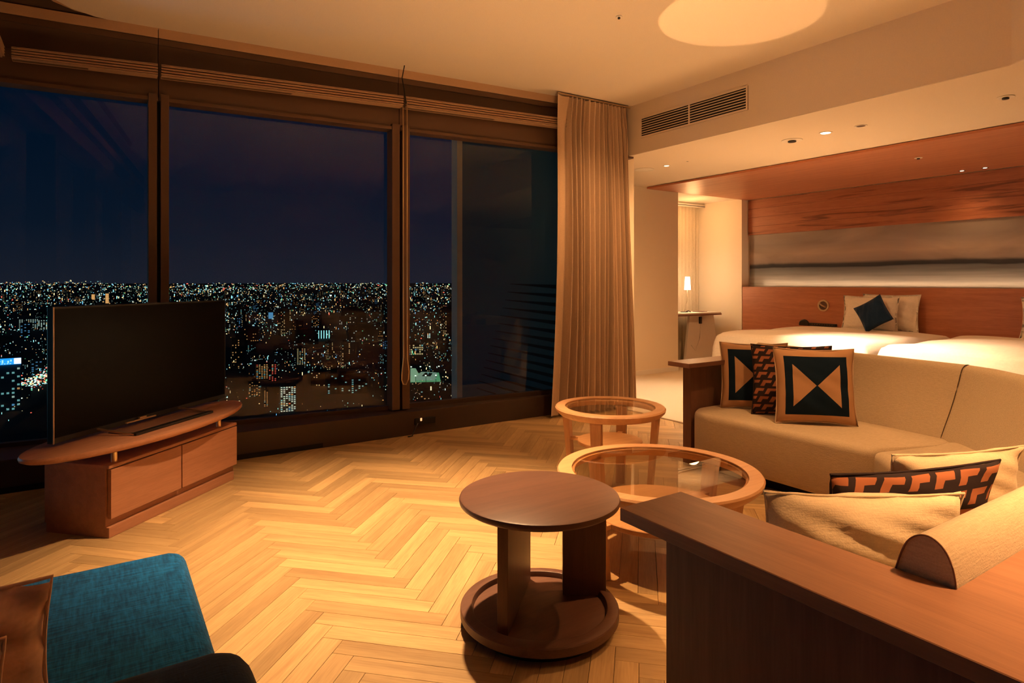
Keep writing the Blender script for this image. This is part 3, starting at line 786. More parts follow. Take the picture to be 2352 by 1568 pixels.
def mat_geo(name, sc_x, sc_y):
    m, n, l, b = mat(name)
    uv = n.new('ShaderNodeUVMap'); sp = n.new('ShaderNodeSeparateXYZ'); l.new(uv.outputs[0], sp.inputs[0])
    def mth(op, a, b2=None):
        q = n.new('ShaderNodeMath'); q.operation = op
        if hasattr(a, 'links'): l.new(a, q.inputs[0])
        else: q.inputs[0].default_value = a
        if b2 is not None:
            if hasattr(b2, 'links'): l.new(b2, q.inputs[1])
            else: q.inputs[1].default_value = b2
        return q.outputs[0]
    Y = mth('MULTIPLY', sp.outputs[1], sc_y); row = mth('FLOOR', Y); fy = mth('FRACT', Y)
    X = mth('ADD', mth('MULTIPLY', sp.outputs[0], sc_x), mth('MULTIPLY', row, 0.37))
    fx = mth('FRACT', mth('SUBTRACT', X, mth('MULTIPLY', fy, 0.38)))
    top = mth('MULTIPLY', mth('GREATER_THAN', fy, 0.52), mth('MULTIPLY', mth('LESS_THAN', fy, 0.86), mth('LESS_THAN', fx, 0.74)))
    leg = mth('MULTIPLY', mth('GREATER_THAN', fy, 0.14), mth('MULTIPLY', mth('LESS_THAN', fy, 0.86), mth('LESS_THAN', fx, 0.34)))
    f = mth('MAXIMUM', top, leg)
    mx = n.new('ShaderNodeMix'); mx.data_type = 'RGBA'; l.new(f, mx.inputs[0])
    mx.inputs[6].default_value = (0.028, 0.018, 0.020, 1); mx.inputs[7].default_value = (0.34, 0.125, 0.062, 1)
    l.new(mx.outputs[2], b.inputs['Base Color']); b.inputs['Roughness'].default_value = 0.9; b.inputs['Specular IOR Level'].default_value = 0.15
    return m
M['bow'] = mat_bowtie(); M['geo'] = mat_geo('geometric_cloth', 3.2, 4.4); M['geo2'] = mat_geo('large_geometric_cloth', 3.3, 3.0)
def pillow_mesh(w, h, th, seed=0, flange=0.0, wrinkle=0.004, n=26, pinch=0.07):
    rnd = random.Random(seed); ph = [rnd.uniform(0, 6.28) for _ in range(8)]
    bm = bmesh.new(); uvl = bm.loops.layers.uv.new('UVMap'); co = {}
    def P(i, j, side):
        x = -1 + 2 * i / n; y = -1 + 2 * j / n
        # pinched edges -> pointed corners
        X = x * (1 - pinch * (1 - y * y) ** 1 * abs(x) ** 3); Yy = y * (1 - pinch * (1 - x * x) * abs(y) ** 3)
        fx = max(0, 1 - (abs(x) / (1 - flange)) ** 2.6) if abs(x) < 1 - flange else 0
        fy = max(0, 1 - (abs(y) / (1 - flange)) ** 2.6) if abs(y) < 1 - flange else 0
        t_ = th / 2 * (fx * fy) ** 0.55
        t_ += wrinkle * (math.sin(7 * x + ph[0] + 3 * y) * math.sin(5 * y + ph[1]) + 0.6 * math.sin(13 * x * y + ph[2]) + 0.5 * math.sin(17 * y + 9 * x + ph[5])) * (fx * fy) ** 0.3
        edge = wrinkle * 1.5 * math.sin(6 * (x + y) + ph[3])
        return (X * w / 2, side * t_ + edge * (1 - min(1, fx * fy * 3)), Yy * h / 2)
    vs = {}
    for side in (-1, 1):
        for i in range(n + 1):
            for j in range(n + 1):
                bd = i in (0, n) or j in (0, n)
                key = (i, j, 0 if bd else side)
                if key not in vs:
                    p = P(i, j, side if not bd else 0)
                    vs[key] = bm.verts.new(p); 
    for side in (-1, 1):
        for i in range(n):
            for j in range(n):
                q = [(i, j), (i + 1, j), (i + 1, j + 1), (i, j + 1)]
                if side == 1: q = q[::-1]
                vv = []
                for a, b2 in q:
                    bd = a in (0, n) or b2 in (0, n)
                    vv.append((vs[(a, b2, 0 if bd else side)], (-1 + 2 * a / n, -1 + 2 * b2 / n)))
                f = bm.faces.new([x for x, _ in vv]); f.smooth = True
                for lp, (_, u_) in zip(f.loops, vv): lp[uvl].uv = u_
    return bm
def pillow(name, label, group, base0, base1, z, h, lean, m, th=0.13, seed=1, flange=0.0, roll=0.0, piping=None, cat='cushion', w=None, wrinkle=0.004):
    """stands on its lower edge base0->base1 (plan), leans back by lean degrees"""
    a, b2 = Vector(base0), Vector(base1); d = (b2 - a); ww = w or d.length; c = (a + b2) / 2
    t = bpy.data.objects.new(name, None); COL.objects.link(t); tag(t, label, cat, group)
    t['_w'] = (0, 0, 0)
    t.location = (c.x, c.y, z)
    t.rotation_euler = (R(-lean), 0, math.atan2(d.y, d.x))
    bm = pillow_mesh(ww, h, th, seed, flange, wrinkle)
    Mr = Matrix.Rotation(R(roll), 4, 'Y')
    bmesh.ops.transform(bm, matrix=Mr, verts=bm.verts)
    zmin = min(v.co.z for v in bm.verts)
    bmesh.ops.translate(bm, verts=bm.verts, vec=(0, 0, -zmin))
    me = bpy.data.meshes.new('cover'); bm.to_mesh(me); bm.free(); me.materials.append(m)
    o = bpy.data.objects.new('cover', me); COL.objects.link(o); o.parent = t
    # piping round the edge
    n = 26; pts = []
    for k in range(4 * 12):
        s_ = k / 12.0; e_ = int(s_); f = s_ - e_; q = -1 + 2 * f
        x, y = [(q, -1), (1, q), (-q, 1), (-1, -q)][e_]
        X = x * (1 - 0.07 * (1 - y * y) * abs(x) ** 3); Yy = y * (1 - 0.07 * (1 - x * x) * abs(y) ** 3)
        pts.append(Mr @ Vector((X * ww / 2, 0, Yy * h / 2)) + Vector((0, 0, -zmin)))
    pts.append(pts[0])
    mb = MB().tube(pts, 0.0035, 5, cap=False); o2 = mb.build('piping', piping or m, None, smooth=180); o2.parent = t
    return t
GP = 'cushions on the long arm of the sofa'
pillow('cushion', 'tan and navy bow-tie cushion half hidden at the sofa armrest', GP, (3.375, 2.655), (3.66, 2.345), 0.385, 0.43, 12, M['bow'], 0.12, 3, piping=M['curtain'])
pillow('cushion', 'dark cushion with rust bent-bar pattern between two bow-tie cushions', GP, (3.37, 2.42), (3.66, 2.06), 0.385, 0.435, 11, M['geo'], 0.10, 4, piping=M['geo'])
pillow('cushion', 'large front cushion with a full tan bow-tie on navy', GP, (3.27, 2.19), (3.575, 1.875), 0.388, 0.435, 10, M['bow'], 0.13, 5, piping=M['curtain'])
GB = 'cushions leaning on the near arm of the sofa'
pillow('cushion', 'plump cream cushion nearest the camera on the sofa', GB, (1.405, 0.985), (1.78, 0.725), 0.385, 0.31, -12, M['cream'], 0.15, 6, wrinkle=0.008, w=0.48)
pillow('cushion', 'dark cushion with large rust cubes seen edge-on behind the cream one', GB, (1.60, 0.965), (2.135, 0.775), 0.385, 0.325, -12, M['geo2'], 0.09, 7, w=0.56)
pillow('cushion', 'cream cushion behind the rust-patterned one at the right picture edge', GB, (1.97, 0.985), (2.42, 0.81), 0.385, 0.315, -12, M['cream'], 0.12, 8, wrinkle=0.007, w=0.48)

# ================================================================ ARMCHAIR (lower left)
ch = thing('armchair', 'teal blue woven armchair with back coloured dark for shade at the lower left corner', 'armchair', (-0.08, 1.6, 0))
MB().box(-0.43, 0.215, 1.12, 2.09, 0.20, 0.42, 0.045, 5).build('seat', M['blue'], ch, smooth=50)
MB().box(-0.43, 0.215, 0.95, 1.16, 0.20, 0.60, 0.06, 6).build('backrest', M['navy'], ch, smooth=50)  # same blue fabric as the seat, its shade painted in as navy
MB().box(-0.40, 0.18, 1.0, 2.04, 0.10, 0.21, 0.01).build('frame', M['furn'], ch)
for x, y in ((-0.37, 1.05), (0.15, 1.05), (-0.37, 1.98), (0.15, 1.98)):
    MB().tube([(x, y, 0.0), (x, y, 0.11)], [0.014, 0.022], 12).build('leg', M['furn_z'], ch, smooth=40)
GC = 'satin cushions on the armchair'
pillow('cushion', 'bronze satin cushion standing on the blue armchair seat', GC, (-0.43, 1.37), (-0.07, 1.33), 0.42, 0.29, -6, M['satin'], 0.12, 9, cat='cushion', w=0.38, wrinkle=0.012)
pillow('cushion', 'bronze satin cushion at the lower left picture corner, in front of another', GC, (-0.42, 1.255), (-0.115, 1.215), 0.42, 0.25, -4, M['satin'], 0.08, 10, cat='cushion', w=0.31, wrinkle=0.007)

# ================================================================ BEDROOM
hb = thing('headboard', 'long cherry-wood headboard panel behind both beds', 'headboard', (7.85, 2.0, 0))
MB().box(7.80, 7.86, -2.9, 5.752, 0.0, 1.135, 0.003).build('panel', M['cherry'], hb)
MB().box(7.862, 7.935, -2.9, 5.752, 0.0, 1.10, 0.002).build('rear_box', M['cherry'], hb)
def mat_painting():
    m, n, l, b = mat('seascape_paint')
    t = n.new('ShaderNodeTexCoord'); sp = n.new('ShaderNodeSeparateXYZ'); l.new(t.outputs['Object'], sp.inputs[0])
    # object coords: y along the wall, z height (0 bottom .. 0.76 top)
    mp = n.new('ShaderNodeMapping'); mp.inputs['Scale'].default_value = (1, 0.9, 22); l.new(t.outputs['Object'], mp.inputs[0])
    ns = n.new('ShaderNodeTexNoise'); ns.inputs['Scale'].default_value = 1.0; ns.inputs['Detail'].default_value = 5; l.new(mp.outputs[0], ns.inputs[0])
    mp2 = n.new('ShaderNodeMapping'); mp2.inputs['Scale'].default_value = (1, 0.8, 2.6); l.new(t.outputs['Object'], mp2.inputs[0])
    n2 = n.new('ShaderNodeTexNoise'); n2.inputs['Scale'].default_value = 1.0; n2.inputs['Detail'].default_value = 4; n2.inputs['Distortion'].default_value = 0.8; l.new(mp2.outputs[0], n2.inputs[0])
    def mth(op, a, b2):
        q = n.new('ShaderNodeMath'); q.operation = op
        for k, v in enumerate((a, b2)):
            if hasattr(v, 'links'): l.new(v, q.inputs[k])
            else: q.inputs[k].default_value = v
        return q.outputs[0]
    hz = mth('ADD', sp.outputs[2], mth('MULTIPLY', mth('SUBTRACT', n2.outputs[0], 0.5), 0.07))
    rp = n.new('ShaderNodeValToRGB'); l.new(mth('DIVIDE', hz, 0.76), rp.inputs[0])
    el = rp.color_ramp.elements
    el[0].position = 0.0; el[0].color = (0.40, 0.38, 0.34, 1)
    el[1].position = 1.0; el[1].color = (0.32, 0.275, 0.255, 1)
    for p, c in ((0.15, (0.30, 0.29, 0.28)), (0.28, (0.17, 0.175, 0.18)), (0.365, (0.12, 0.125, 0.135)), (0.385, (0.028, 0.030, 0.036)), (0.43, (0.045, 0.045, 0.052)), (0.47, (0.26, 0.215, 0.20)), (0.62, (0.40, 0.32, 0.28)), (0.8, (0.29, 0.25, 0.24))):
        x = el.new(p); x.color = col4(c)
    mx = n.new('ShaderNodeMix'); mx.data_type = 'RGBA'; mx.blend_type = 'OVERLAY'; mx.inputs[0].default_value = 0.55
    l.new(rp.outputs[0], mx.inputs[6])
    mn = n.new('ShaderNodeMix'); mn.data_type = 'FLOAT'; l.new(mth('LESS_THAN', sp.outputs[2], 0.29), mn.inputs[0]); l.new(n2.outputs[0], mn.inputs[2]); l.new(ns.outputs[0], mn.inputs[3])
    l.new(mn.outputs[0], mx.inputs[7])
    l.new(mx.outputs[2], b.inputs['Base Color']); b.inputs['Roughness'].default_value = 0.8; b.inputs['Specular IOR Level'].default_value = 0.2
    return m
pt = bpy.data.objects.new('painting', None); COL.objects.link(pt); pt.location = (7.965, 5.74, 1.115); pt['_w'] = (0, 0, 0)
tag(pt, 'very wide grey seascape painting above the headboard', 'painting')
MB().box(-0.012, 0.0, -8.6, 0, 0, 0.77).build('canvas', mat_painting(), pt)
# round wall control, phone, clock on the headboard
t = thing('reading_lamp', 'round chrome reading lamp set in the headboard', 'lamp', (7.80, 4.53, 0.90))
for (r0, r1, x0, x1, mm_) in ((0.055, 0.075, 7.785, 7.80, M['metal']), (0.0, 0.054, 7.79, 7.80, M['dark_frame'])):
    mb = MB(); mb.lathe([(max(r0, .0005), 0), (r1, 0), (r1, x1 - x0), (max(r0, .0005), x1 - x0)], 0, 0, 36)
    bmesh.ops.transform(mb.bm, matrix=Matrix.Translation((x0, 4.53, 0.90)) @ Matrix.Rotation(R(90), 4, 'Y'), verts=mb.bm.verts)
    mb.build('ring' if r0 > 0 else 'face', mm_, t)
MB().tube([(7.79, 4.53 - .04, 0.88), (7.765, 4.53, 0.90), (7.79, 4.53 + .04, 0.92)], 0.012, 10).build('bulb_head', M['metal'], t, smooth=180)
ns_ = thing('nightstand', 'low cherry-wood nightstand between headboard and window wall', 'nightstand', (7.5, 5.2, 0))
MB().box(7.30, 7.79, 4.98, 5.45, 0.05, 0.55, 0.003).build('body', M['cherry'], ns_)
MB().box(7.29, 7.297, 5.0, 5.43, 0.10, 0.50, 0.002).build('drawer', M['cherry'], ns_)
ph_ = thing('telephone', 'black bedside telephone standing before the headboard', 'telephone', (7.72, 4.62, 0.60))
MB().disc(0.075, 0.0, 0.035, 0, 0, 24).build('tmp', M['black']); tmp = bpy.data.objects['tmp']
bpy.data.objects.remove(tmp)
mb = MB(); mb.disc(0.068, -0.02, 0.02, 0, 0, 32, 0.008)
bmesh.ops.transform(mb.bm, matrix=Matrix.Translation((7.74, 4.76, 0.645)) @ Matrix.Rotation(R(80), 4, 'Y'), verts=mb.bm.verts)
mb.build('round_body', M['black'], ph_, smooth=40)
MB().box(7.73, 7.78, 4.34, 4.69, 0.635, 0.672, 0.006).build('console', M['black'], ph_)
for k in range(9):
    MB().box(7.725, 7.73, 4.37 + k * 0.033, 4.385 + k * 0.033, 0.650, 0.662).build('key', M['dark_frame'], ph_)
MB().box(7.70, 7.79, 4.33, 4.84, 0.56, 0.632, 0.003).build('shelf', M['cherry'], ph_)

def duvet(x0, x1, y0, y1, ztop, seed):
    rnd = random.Random(seed); bm = bmesh.new(); n, m2 = 60, 50; ph = [rnd.uniform(0, 6.28) for _ in range(6)]
    g = []
    for i in range(n + 1):
        row = []
        for j in range(m2 + 1):
            a = -1 + 2 * i / n; c = -1 + 2 * j / m2
            # wrap: outer 16% of the grid hangs down
            def wrap(s_, lo, hi):
                r_ = 0.86
                mid, half = (lo + hi) / 2, (hi - lo) / 2
                if abs(s_) <= r_: return mid + half * s_ / r_ * 0.93, 0.0
                q = (abs(s_) - r_) / (1 - r_)
                return mid + math.copysign(half * (0.93 + 0.07 * math.sin(min(1, q * 1.5) * math.pi / 2)), s_), q
            X, qx = wrap(a, x0, x1); Y, qy = wrap(c, y0, y1)
            q = max(qx, qy)
            if a > 0: q = qy * 1.0 if qy > 0 else 0
            bul = 0.06 * (1 - (abs(c) / 1.0) ** 4) * (1 - abs(a) ** 6)
            z = ztop - 0.05 + bul - (0.10 * q ** 0.8 if q < 0.3 else 0) - (0.042 + 0.34 * (q - 0.3) / 0.7 if q >= 0.3 else 0)
            z += 0.012 * math.sin(3.1 * X + ph[0] + 1.5 * math.sin(2 * Y + ph[2])) * math.sin(2.3 * Y + ph[1]) * (1 - q)
            z += 0.008 * math.sin(8.1 * X + 3 * Y + ph[4]) * (1 - q)
            row.append(bm.verts.new((X, Y, z)))
        g.append(row)
    for i in range(n):
        for j in range(m2): bm.faces.new([g[i][j], g[i + 1][j], g[i + 1][j + 1], g[i][j + 1]])
    mb = MB(); mb.bm.free(); mb.bm = bm; return mb
for (y0, y1, lb, sd) in ((3.04, 4.80, 'white made bed beside the window alcove', 2), (1.12, 2.98, 'white made bed at the right picture edge', 4)):
    bd = thing('bed', lb, 'bed', (6.7, (y0 + y1) / 2, 0), 'white beds under the wooden canopy')
    MB().box(6.08, 7.79, y0 + 0.06, y1 - 0.06, 0.05, 0.30, 0.01).build('bed_base', M['cherry'], bd)
    MB().box(6.05, 7.79, y0 + 0.05, y1 - 0.05, 0.30, 0.55, 0.05, 4).build('mattress', M['linen'], bd, smooth=50)
    duvet(5.95, 7.78, y0, y1, 0.645, sd).build('duvet', M['linen'], bd, smooth=180)
GPW = 'white pillows standing against the headboard'
def bedpillow(label, y0, y1, x, z, h, lean, seed, m=None, group=GPW, th=0.16, w=None, roll=0, flange=0.10, cat='pillow'):
    return pillow('pillow', label, group, (x, y1), (x, y0), z, h, lean, m or M['linen'], th, seed, flange, roll, cat=cat, w=w, wrinkle=0.006)
bedpillow('rear white pillow of the bed beside the alcove', 3.34, 3.98, 7.64, 0.635, 0.43, 8, 21)
bedpillow('front white pillow behind the navy diamond cushion', 3.48, 4.12, 7.47, 0.635, 0.41, 8, 22)
bedpillow('white pillow at the right picture edge', 1.70, 2.42, 7.62, 0.635, 0.42, 8, 23)
bedpillow('small navy cushion set on its corner on the bed beside the alcove', 3.5, 3.85, 7.28, 0.625, 0.325, 12, 24, M['navy'], 'navy bed cushions', 0.11, 0.325, 58, 0.0, cat='cushion')
bedpillow('small navy cushion partly out of frame at the right edge', 1.75, 2.3, 7.30, 0.625, 0.30, 12, 25, M['navy'], 'navy bed cushions', 0.11, 0.30, 50, 0.0, cat='cushion')

# alcove: sheer curtain, desk, lamp
t = thing('sheer_curtain', 'pale sheer curtain in the window alcove beyond the column', 'curtain', (6.9, 6.56, 0))
bm = bmesh.new(); rows = []
for k in range(2):
    rows.append([bm.verts.new((6.50 + i * 0.0055, 6.56 + 0.018 * math.sin(i * 0.42) + 0.006 * math.sin(i * 1.3), 0.02 + k * 2.36)) for i in range(236)])
for i in range(235): bm.faces.new([rows[0][i], rows[0][i + 1], rows[1][i + 1], rows[1][i]])
mb = MB(); mb.bm.free(); mb.bm = bm; mb.build('cloth', M['sheer'], t, smooth=180)
MB().box(6.5, 7.79, 6.42, 6.47, 2.345, 2.385).build('pelmet', M['white'], t)
MB().box(6.5, 7.79, 6.415, 6.42, 2.355, 2.362).build('pelmet_slot', M['gap'], t)
dk = thing('desk', 'small pale-topped desk standing in the window alcove', 'desk', (7.1, 6.15, 0))
MB().box(6.52, 7.62, 5.98, 6.45, 0.725, 0.765, 0.003).build('desktop', M['white'], dk)
MB().box(6.52, 7.62, 5.972, 5.979, 0.725, 0.745).build('front_edge', M['furn'], dk)
MB().hexa([(6.98, 6.10, 0.012), (7.72, 6.10, 0.012), (7.72, 6.14, 0.012), (6.98, 6.14, 0.012), (7.08, 6.10, 0.725), (7.60, 6.10, 0.725), (7.60, 6.14, 0.725), (7.08, 6.14, 0.725)], 0.003).build('leg_panel', M['white'], dk)
MB().box(7.27, 7.31, 6.07, 6.10, 0.60, 0.70, 0.003).build('cable_holder', M['black'], dk)
MB().tube([(7.29, 6.08, 0.60), (7.26, 6.07, 0.40), (7.20, 6.06, 0.30), (7.16, 6.07, 0.22), (7.10, 6.09, 0.30)], 0.004, 6).build('cable', M['white'], dk, smooth=180)
bxk = thing('waste_box', 'small black box on the floor under the alcove desk', 'box', (6.68, 6.3, 0.012))
MB().box(6.56, 6.70, 6.22, 6.36, 0.03, 0.28, 0.004).build('body', M['black'], bxk)
MB().box(6.55, 6.71, 6.21, 6.37, 0.012, 0.03, 0.002).build('foot', M['white'], bxk)
lp = thing('desk_lamp', 'slim desk lamp with a small glowing white shade in the alcove', 'lamp', (7.2, 6.2, 0.766))
MB().disc(0.055, 0.766, 0.776, 7.10, 6.22, 32, 0.002).build('base', M['black'], lp, smooth=40)
MB().tube([(7.10, 6.22, 0.776), (7.16, 6.22, 0.92), (7.17, 6.22, 1.10)], 0.005, 8).build('stem', M['metal'], lp, smooth=180)
sh = MB().lathe([(0.046, 1.09), (0.034, 1.28), (0.031, 1.28), (0.043, 1.09)], 7.17, 6.22, 32).build('lamp_shade', M['lamp_soft'], lp, smooth=40)
light('desk_lamp_bulb', 'POINT', (7.17, 6.14, 1.34), 7, size=0.03, col=(1.0, 0.62, 0.32))
light('desk_lamp_bulb', 'POINT', (7.17, 6.16, 1.02), 4, size=0.03, col=(1.0, 0.62, 0.32))
tr_ = thing('desk_tray', 'small dark tray of stationery on the alcove desk', 'tray', (7.4, 6.2, 0.766))
MB().box(7.30, 7.46, 6.10, 6.24, 0.766, 0.775, 0.003).build('tray', M['furn'], tr_)
MB().tube([(7.02, 6.12, 0.775), (7.08, 6.13, 0.79), (7.12, 6.12, 0.775)], 0.008, 8).build('pen', M['black'], tr_, smooth=180)

# socket on the window base with an amber pilot light
so = thing('wall_socket', 'black socket with an amber pilot light on the window base', 'socket', (2.13, 4.55, 0.08))
MB().box(2.08, 2.26, 4.532, 4.549, 0.075, 0.125, 0.004).build('plate', M['black'], so)
MB().box(2.122, 2.136, 4.526, 4.532, 0.105, 0.128, 0.002).build('pilot_light', emis('pilot', (1.0, 0.45, 0.18), 1.5), so)
MB().tube([(2.10, 4.53, 0.09), (2.07, 4.52, 0.05), (2.04, 4.50, 0.006), (2.0, 4.49, 0.006)], 0.005, 6).build('plug_cable', M['black'], so, smooth=180)

# ================================================================ CITY BELOW
GZ = -118.0
struct('ground', MB().box(-70000, 70000, 5.5, 70000, GZ - 5, GZ), M['earth'])
rc = random.Random(11)
palette = [((0.30, 0.78, 0.75), .24), ((0.70, 0.95, 0.80), .16), ((1.0, 0.78, 0.36), .24), ((1.0, 0.50, 0.16), .21), ((0.16, 0.52, 0.9), .06), ((0.20, 0.85, 0.40), .05), ((1.0, 0.14, 0.08), .04)]
lm = [emis('city_light_%s' % n_, c, 1.7) for n_, (c, _) in zip(('ice', 'white', 'warm', 'amber', 'blue', 'green', 'red'), palette)]
lm_dim = [emis('window_light_%s' % n_, c, 0.42) for n_, (c, _) in zip(('ice', 'white', 'warm', 'amber', 'blue', 'green', 'red'), palette)]
lm_mid = [emis('tower_light_%s' % n_, c, 0.75) for n_, (c, _) in zip(('ice', 'white', 'warm', 'amber', 'blue', 'green', 'red'), palette)]
def pick(warm=0.5):
    w_ = [p * ((2 * warm) if k in (2, 3) else (2 * (1 - warm)) if k in (0, 1, 4) else 1) for k, (_, p) in enumerate(palette)]
    x = rc.random() * sum(w_); a = 0
    for k, p in enumerate(w_):
        a += p
        if x < a: return k
    return 1
def polar(az, D):      # az measured from the direction the room looks (x right of it), metres on the ground
    X, Y = math.tan(az) * D, D
    return 0.8347 * X + 0.5508 * Y, -0.5508 * X + 0.8347 * Y
def quads(verts, faces, fm, x, y, z, w, h, k, D):
    # small block of light facing the tower
    L_ = math.hypot(x, y); ex, ey = y / L_, -x / L_
    b0 = len(verts)
    for sx_, sz_ in ((-1, -1), (1, -1), (1, 1), (-1, 1)):
        verts.append((x + ex * sx_ * w / 2, y + ey * sx_ * w / 2, z + sz_ * h / 2))
    faces.append((b0, b0 + 1, b0 + 2, b0 + 3)); fm.append(k)
def mesh_obj(name, verts, faces, fm, mats, parent=None, kind=None):
    me = bpy.data.meshes.new(name); me.from_pydata(verts, [], faces)
    for m in mats: me.materials.append(m)
    me.polygons.foreach_set('material_index', fm)
    o = bpy.data.objects.new(name, me); COL.objects.link(o)
    if parent: o.parent = parent
    if kind: o['kind'] = kind
    return o
# scattered street lights: spread evenly over the view angle, thinning in dark parks
V_, F_, K_ = [], [], []
from mathutils import noise
for i in range(21000):
    # depression angle below the horizon, in 1/1440 rad
    q = rc.random()
    dep = 4 + 330 * q ** 2.0
    tz = rc.uniform(-1250, 500) / 1440
    az = math.atan(tz)
    D = 1440 * (1.2 - GZ) / dep
    if D < 420: continue
    x, y = polar(az, D)
    nz = noise.noise(Vector((tz * 5.0, math.log(D) * 4.5, 3.1))) + 0.5 * noise.noise(Vector((tz * 17, math.log(D) * 14, 8)))
    n2 = noise.noise(Vector((tz * 9, math.log(D) * 9, 21.0)))
    keep = (0.20 if dep < 9 else 0.60) + nz * 0.9 if dep < 60 else (0.66 + nz * 1.4 if dep < 120 else 0.26 + nz * 0.9)
    if rc.random() > keep: continue
    bright = rc.random() ** 3
    s_ = D / 1440 * (0.8 + 1.2 * bright + (1.4 if rc.random() < 0.02 else 0))
    hill = max(0, noise.noise(Vector((tz * 6, 0.5, 2.0)))) * 10 if dep < 22 else 0
    hgt = (rc.uniform(2, 24) if dep < 60 else rc.uniform(2, 14)) + hill * rc.random() * D / 1440
    tall = rc.random() < 0.35 and dep > 18
    faint = 7 if rc.random() < 0.55 - 0.4 * bright else 0
    quads(V_, F_, K_, x, y, GZ + hgt + s_, s_ * (0.8 if tall else rc.uniform(0.9, 1.6)), s_ * (rc.uniform(1.8, 3.6) if tall else 0.85), pick(0.50 + 0.22 * tz + 0.45 * n2 + (0.08 if dep < 80 else 0)) + faint, D)
o = mesh_obj('city_lights', V_, F_, K_, lm + [emis('faint_light_%d' % q, c, 0.55) for q, (c, _) in enumerate(palette)]); tag(o, 'countless street and window lights of the night city down to the horizon', 'city lights', kind='stuff')

# buildings: eight shapes, copied
def building_mesh(w, d, h, cols, rows_, lit, kcol, wf=0.5, hf=0.45):
    """local: front faces -y"""
    body = MB().box(-w / 2, w / 2, 0, d, 0, h)
    body.box(-w * 0.2, w * 0.15, d * 0.3, d * 0.7, h, h + min(4, h * .12))
    V, F, K = [], [], []
    for face in (0, 1):
        fw = w if face == 0 else d
        nc = cols if face == 0 else max(2, int(cols * d / w))
        for c in range(nc):
            colbright = rc.random() < 0.5 or lit > 0.45
            for r_ in range(rows_):
                if rc.random() > (lit if lit > 0.45 else lit * (1.3 if colbright else 0.35)): continue
                cw, chh = fw / nc, h * 0.94 / rows_
                x0 = -fw / 2 + c * cw + cw * (1 - wf) / 2; z0 = h * 0.03 + r_ * chh
                b0 = len(V)
                for xx, zz in ((x0, z0), (x0 + cw * wf, z0), (x0 + cw * wf, z0 + chh * hf), (x0, z0 + chh * hf)):
                    V.append((xx, -0.15, zz) if face == 0 else (-w / 2 - 0.15, d / 2 - xx, zz))
                F.append((b0, b0 + 1, b0 + 2, b0 + 3)); K.append(kcol if rc.random() < 0.8 else pick())
    return body, V, F, K
protos = []
shapes = [(34, 16, 30, 9, 9, .22, 3), (22, 16, 44, 5, 13, .3, 0), (60, 14, 34, 14, 10, .16, 1), (26, 20, 24, 6, 7, .2, 2), (18, 18, 55, 4, 16, .3, 2), (44, 18, 20, 10, 5, .2, 1), (60, 14, 30, 12, 9, .3, 0), (24, 14, 34, 5, 10, .25, 3), (30, 22, 16, 6, 4, .2, 3), (16, 12, 28, 3, 9, .3, 4)]
for sh_ in shapes:
    body, V, F, K = building_mesh(*sh_)
    bmesh.ops.recalc_face_normals(body.bm, faces=body.bm.faces)
    me = bpy.data.meshes.new('block'); body.bm.to_mesh(me); body.bm.free(); me.materials.append(M['bldg'])
    mw = bpy.data.meshes.new('lit_windows'); mw.from_pydata(V, [], F)
    for m in lm_dim: mw.materials.append(m)
    mw.polygons.foreach_set('material_index', K)
    protos.append((me, mw))
def put_building(x, y, z, k, s_=1.0, rz=None, label=None, group=None, me=None, mw=None, name='building'):
    o = bpy.data.objects.new(name, None); COL.objects.link(o)
    o.location = (x, y, z); o.scale = (s_, s_, s_)
    o.rotation_euler = (0, 0, rz if rz is not None else -math.atan2(x, y) + rc.uniform(-0.6, 0.6))
    tag(o, label, 'building', group)
    a = bpy.data.objects.new('block', me or protos[k][0]); COL.objects.link(a); a.parent = o
    w_ = bpy.data.objects.new('lit_windows', mw or protos[k][1]); COL.objects.link(w_); w_.parent = o; w_['kind'] = 'stuff'
    return o
placed = []
def try_place(dep, az, k, s_, **kw):
    D = 1440 * (1.2 - GZ) / dep
    x, y = polar(az, D)
    for (a, b2) in placed:
        if (a - x) ** 2 + (b2 - y) ** 2 < (95 * s_) ** 2: return None
    placed.append((x, y))
    return put_building(x, y, GZ, k, s_, **kw)
# special towers, described one by one
def special(px, py_base, w, h, cols, rows_, lit, kcol, label, mats=None, wf=0.5, hf=0.45, strength=None, rz=None):
    D = 1440 * (1.2 - GZ) / (py_base - 648)
    az = math.atan((px - 1176) / 1440)
    sc_ = D / 1440.0
    body, V, F, K = building_mesh(w * sc_, w * sc_ * 0.6, h * sc_, cols, rows_, lit, kcol, wf, hf)
    bmesh.ops.recalc_face_normals(body.bm, faces=body.bm.faces)
    me = bpy.data.meshes.new('block'); body.bm.to_mesh(me); body.bm.free(); me.materials.append(M['bldg'])
    mw = bpy.data.meshes.new('lit_windows'); mw.from_pydata(V, [], F)
    for m in (mats or lm): mw.materials.append(m)
    mw.polygons.foreach_set('material_index', K)
    x, y = polar(az, D); placed.append((x, y))
    o = put_building(x, y, GZ, 0, 1.0, rz=-math.atan2(x, y) if rz is None else rz, label=label, me=me, mw=mw)
    return o, sc_
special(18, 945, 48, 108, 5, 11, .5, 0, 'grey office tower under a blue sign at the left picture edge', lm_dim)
o18, s18 = bpy.data.objects['building'], 1440 * (1.2 - GZ) / (945 - 648) / 1440.0
o18 = [o for o in bpy.data.objects if o.get('label', '').startswith('grey office tower')][0]
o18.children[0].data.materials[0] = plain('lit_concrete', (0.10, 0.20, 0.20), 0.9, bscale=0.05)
emis_wall = emis('floodlit_wall', (0.055, 0.17, 0.19), 0.9)
mb = MB(); mb.box(-24 * s18, 24 * s18, -1.2, 1.0, 108 * s18, 122 * s18); o = mb.build('sign', emis('sign_blue', (0.02, 0.35, 1.0), 1.2), None); o.parent = o18
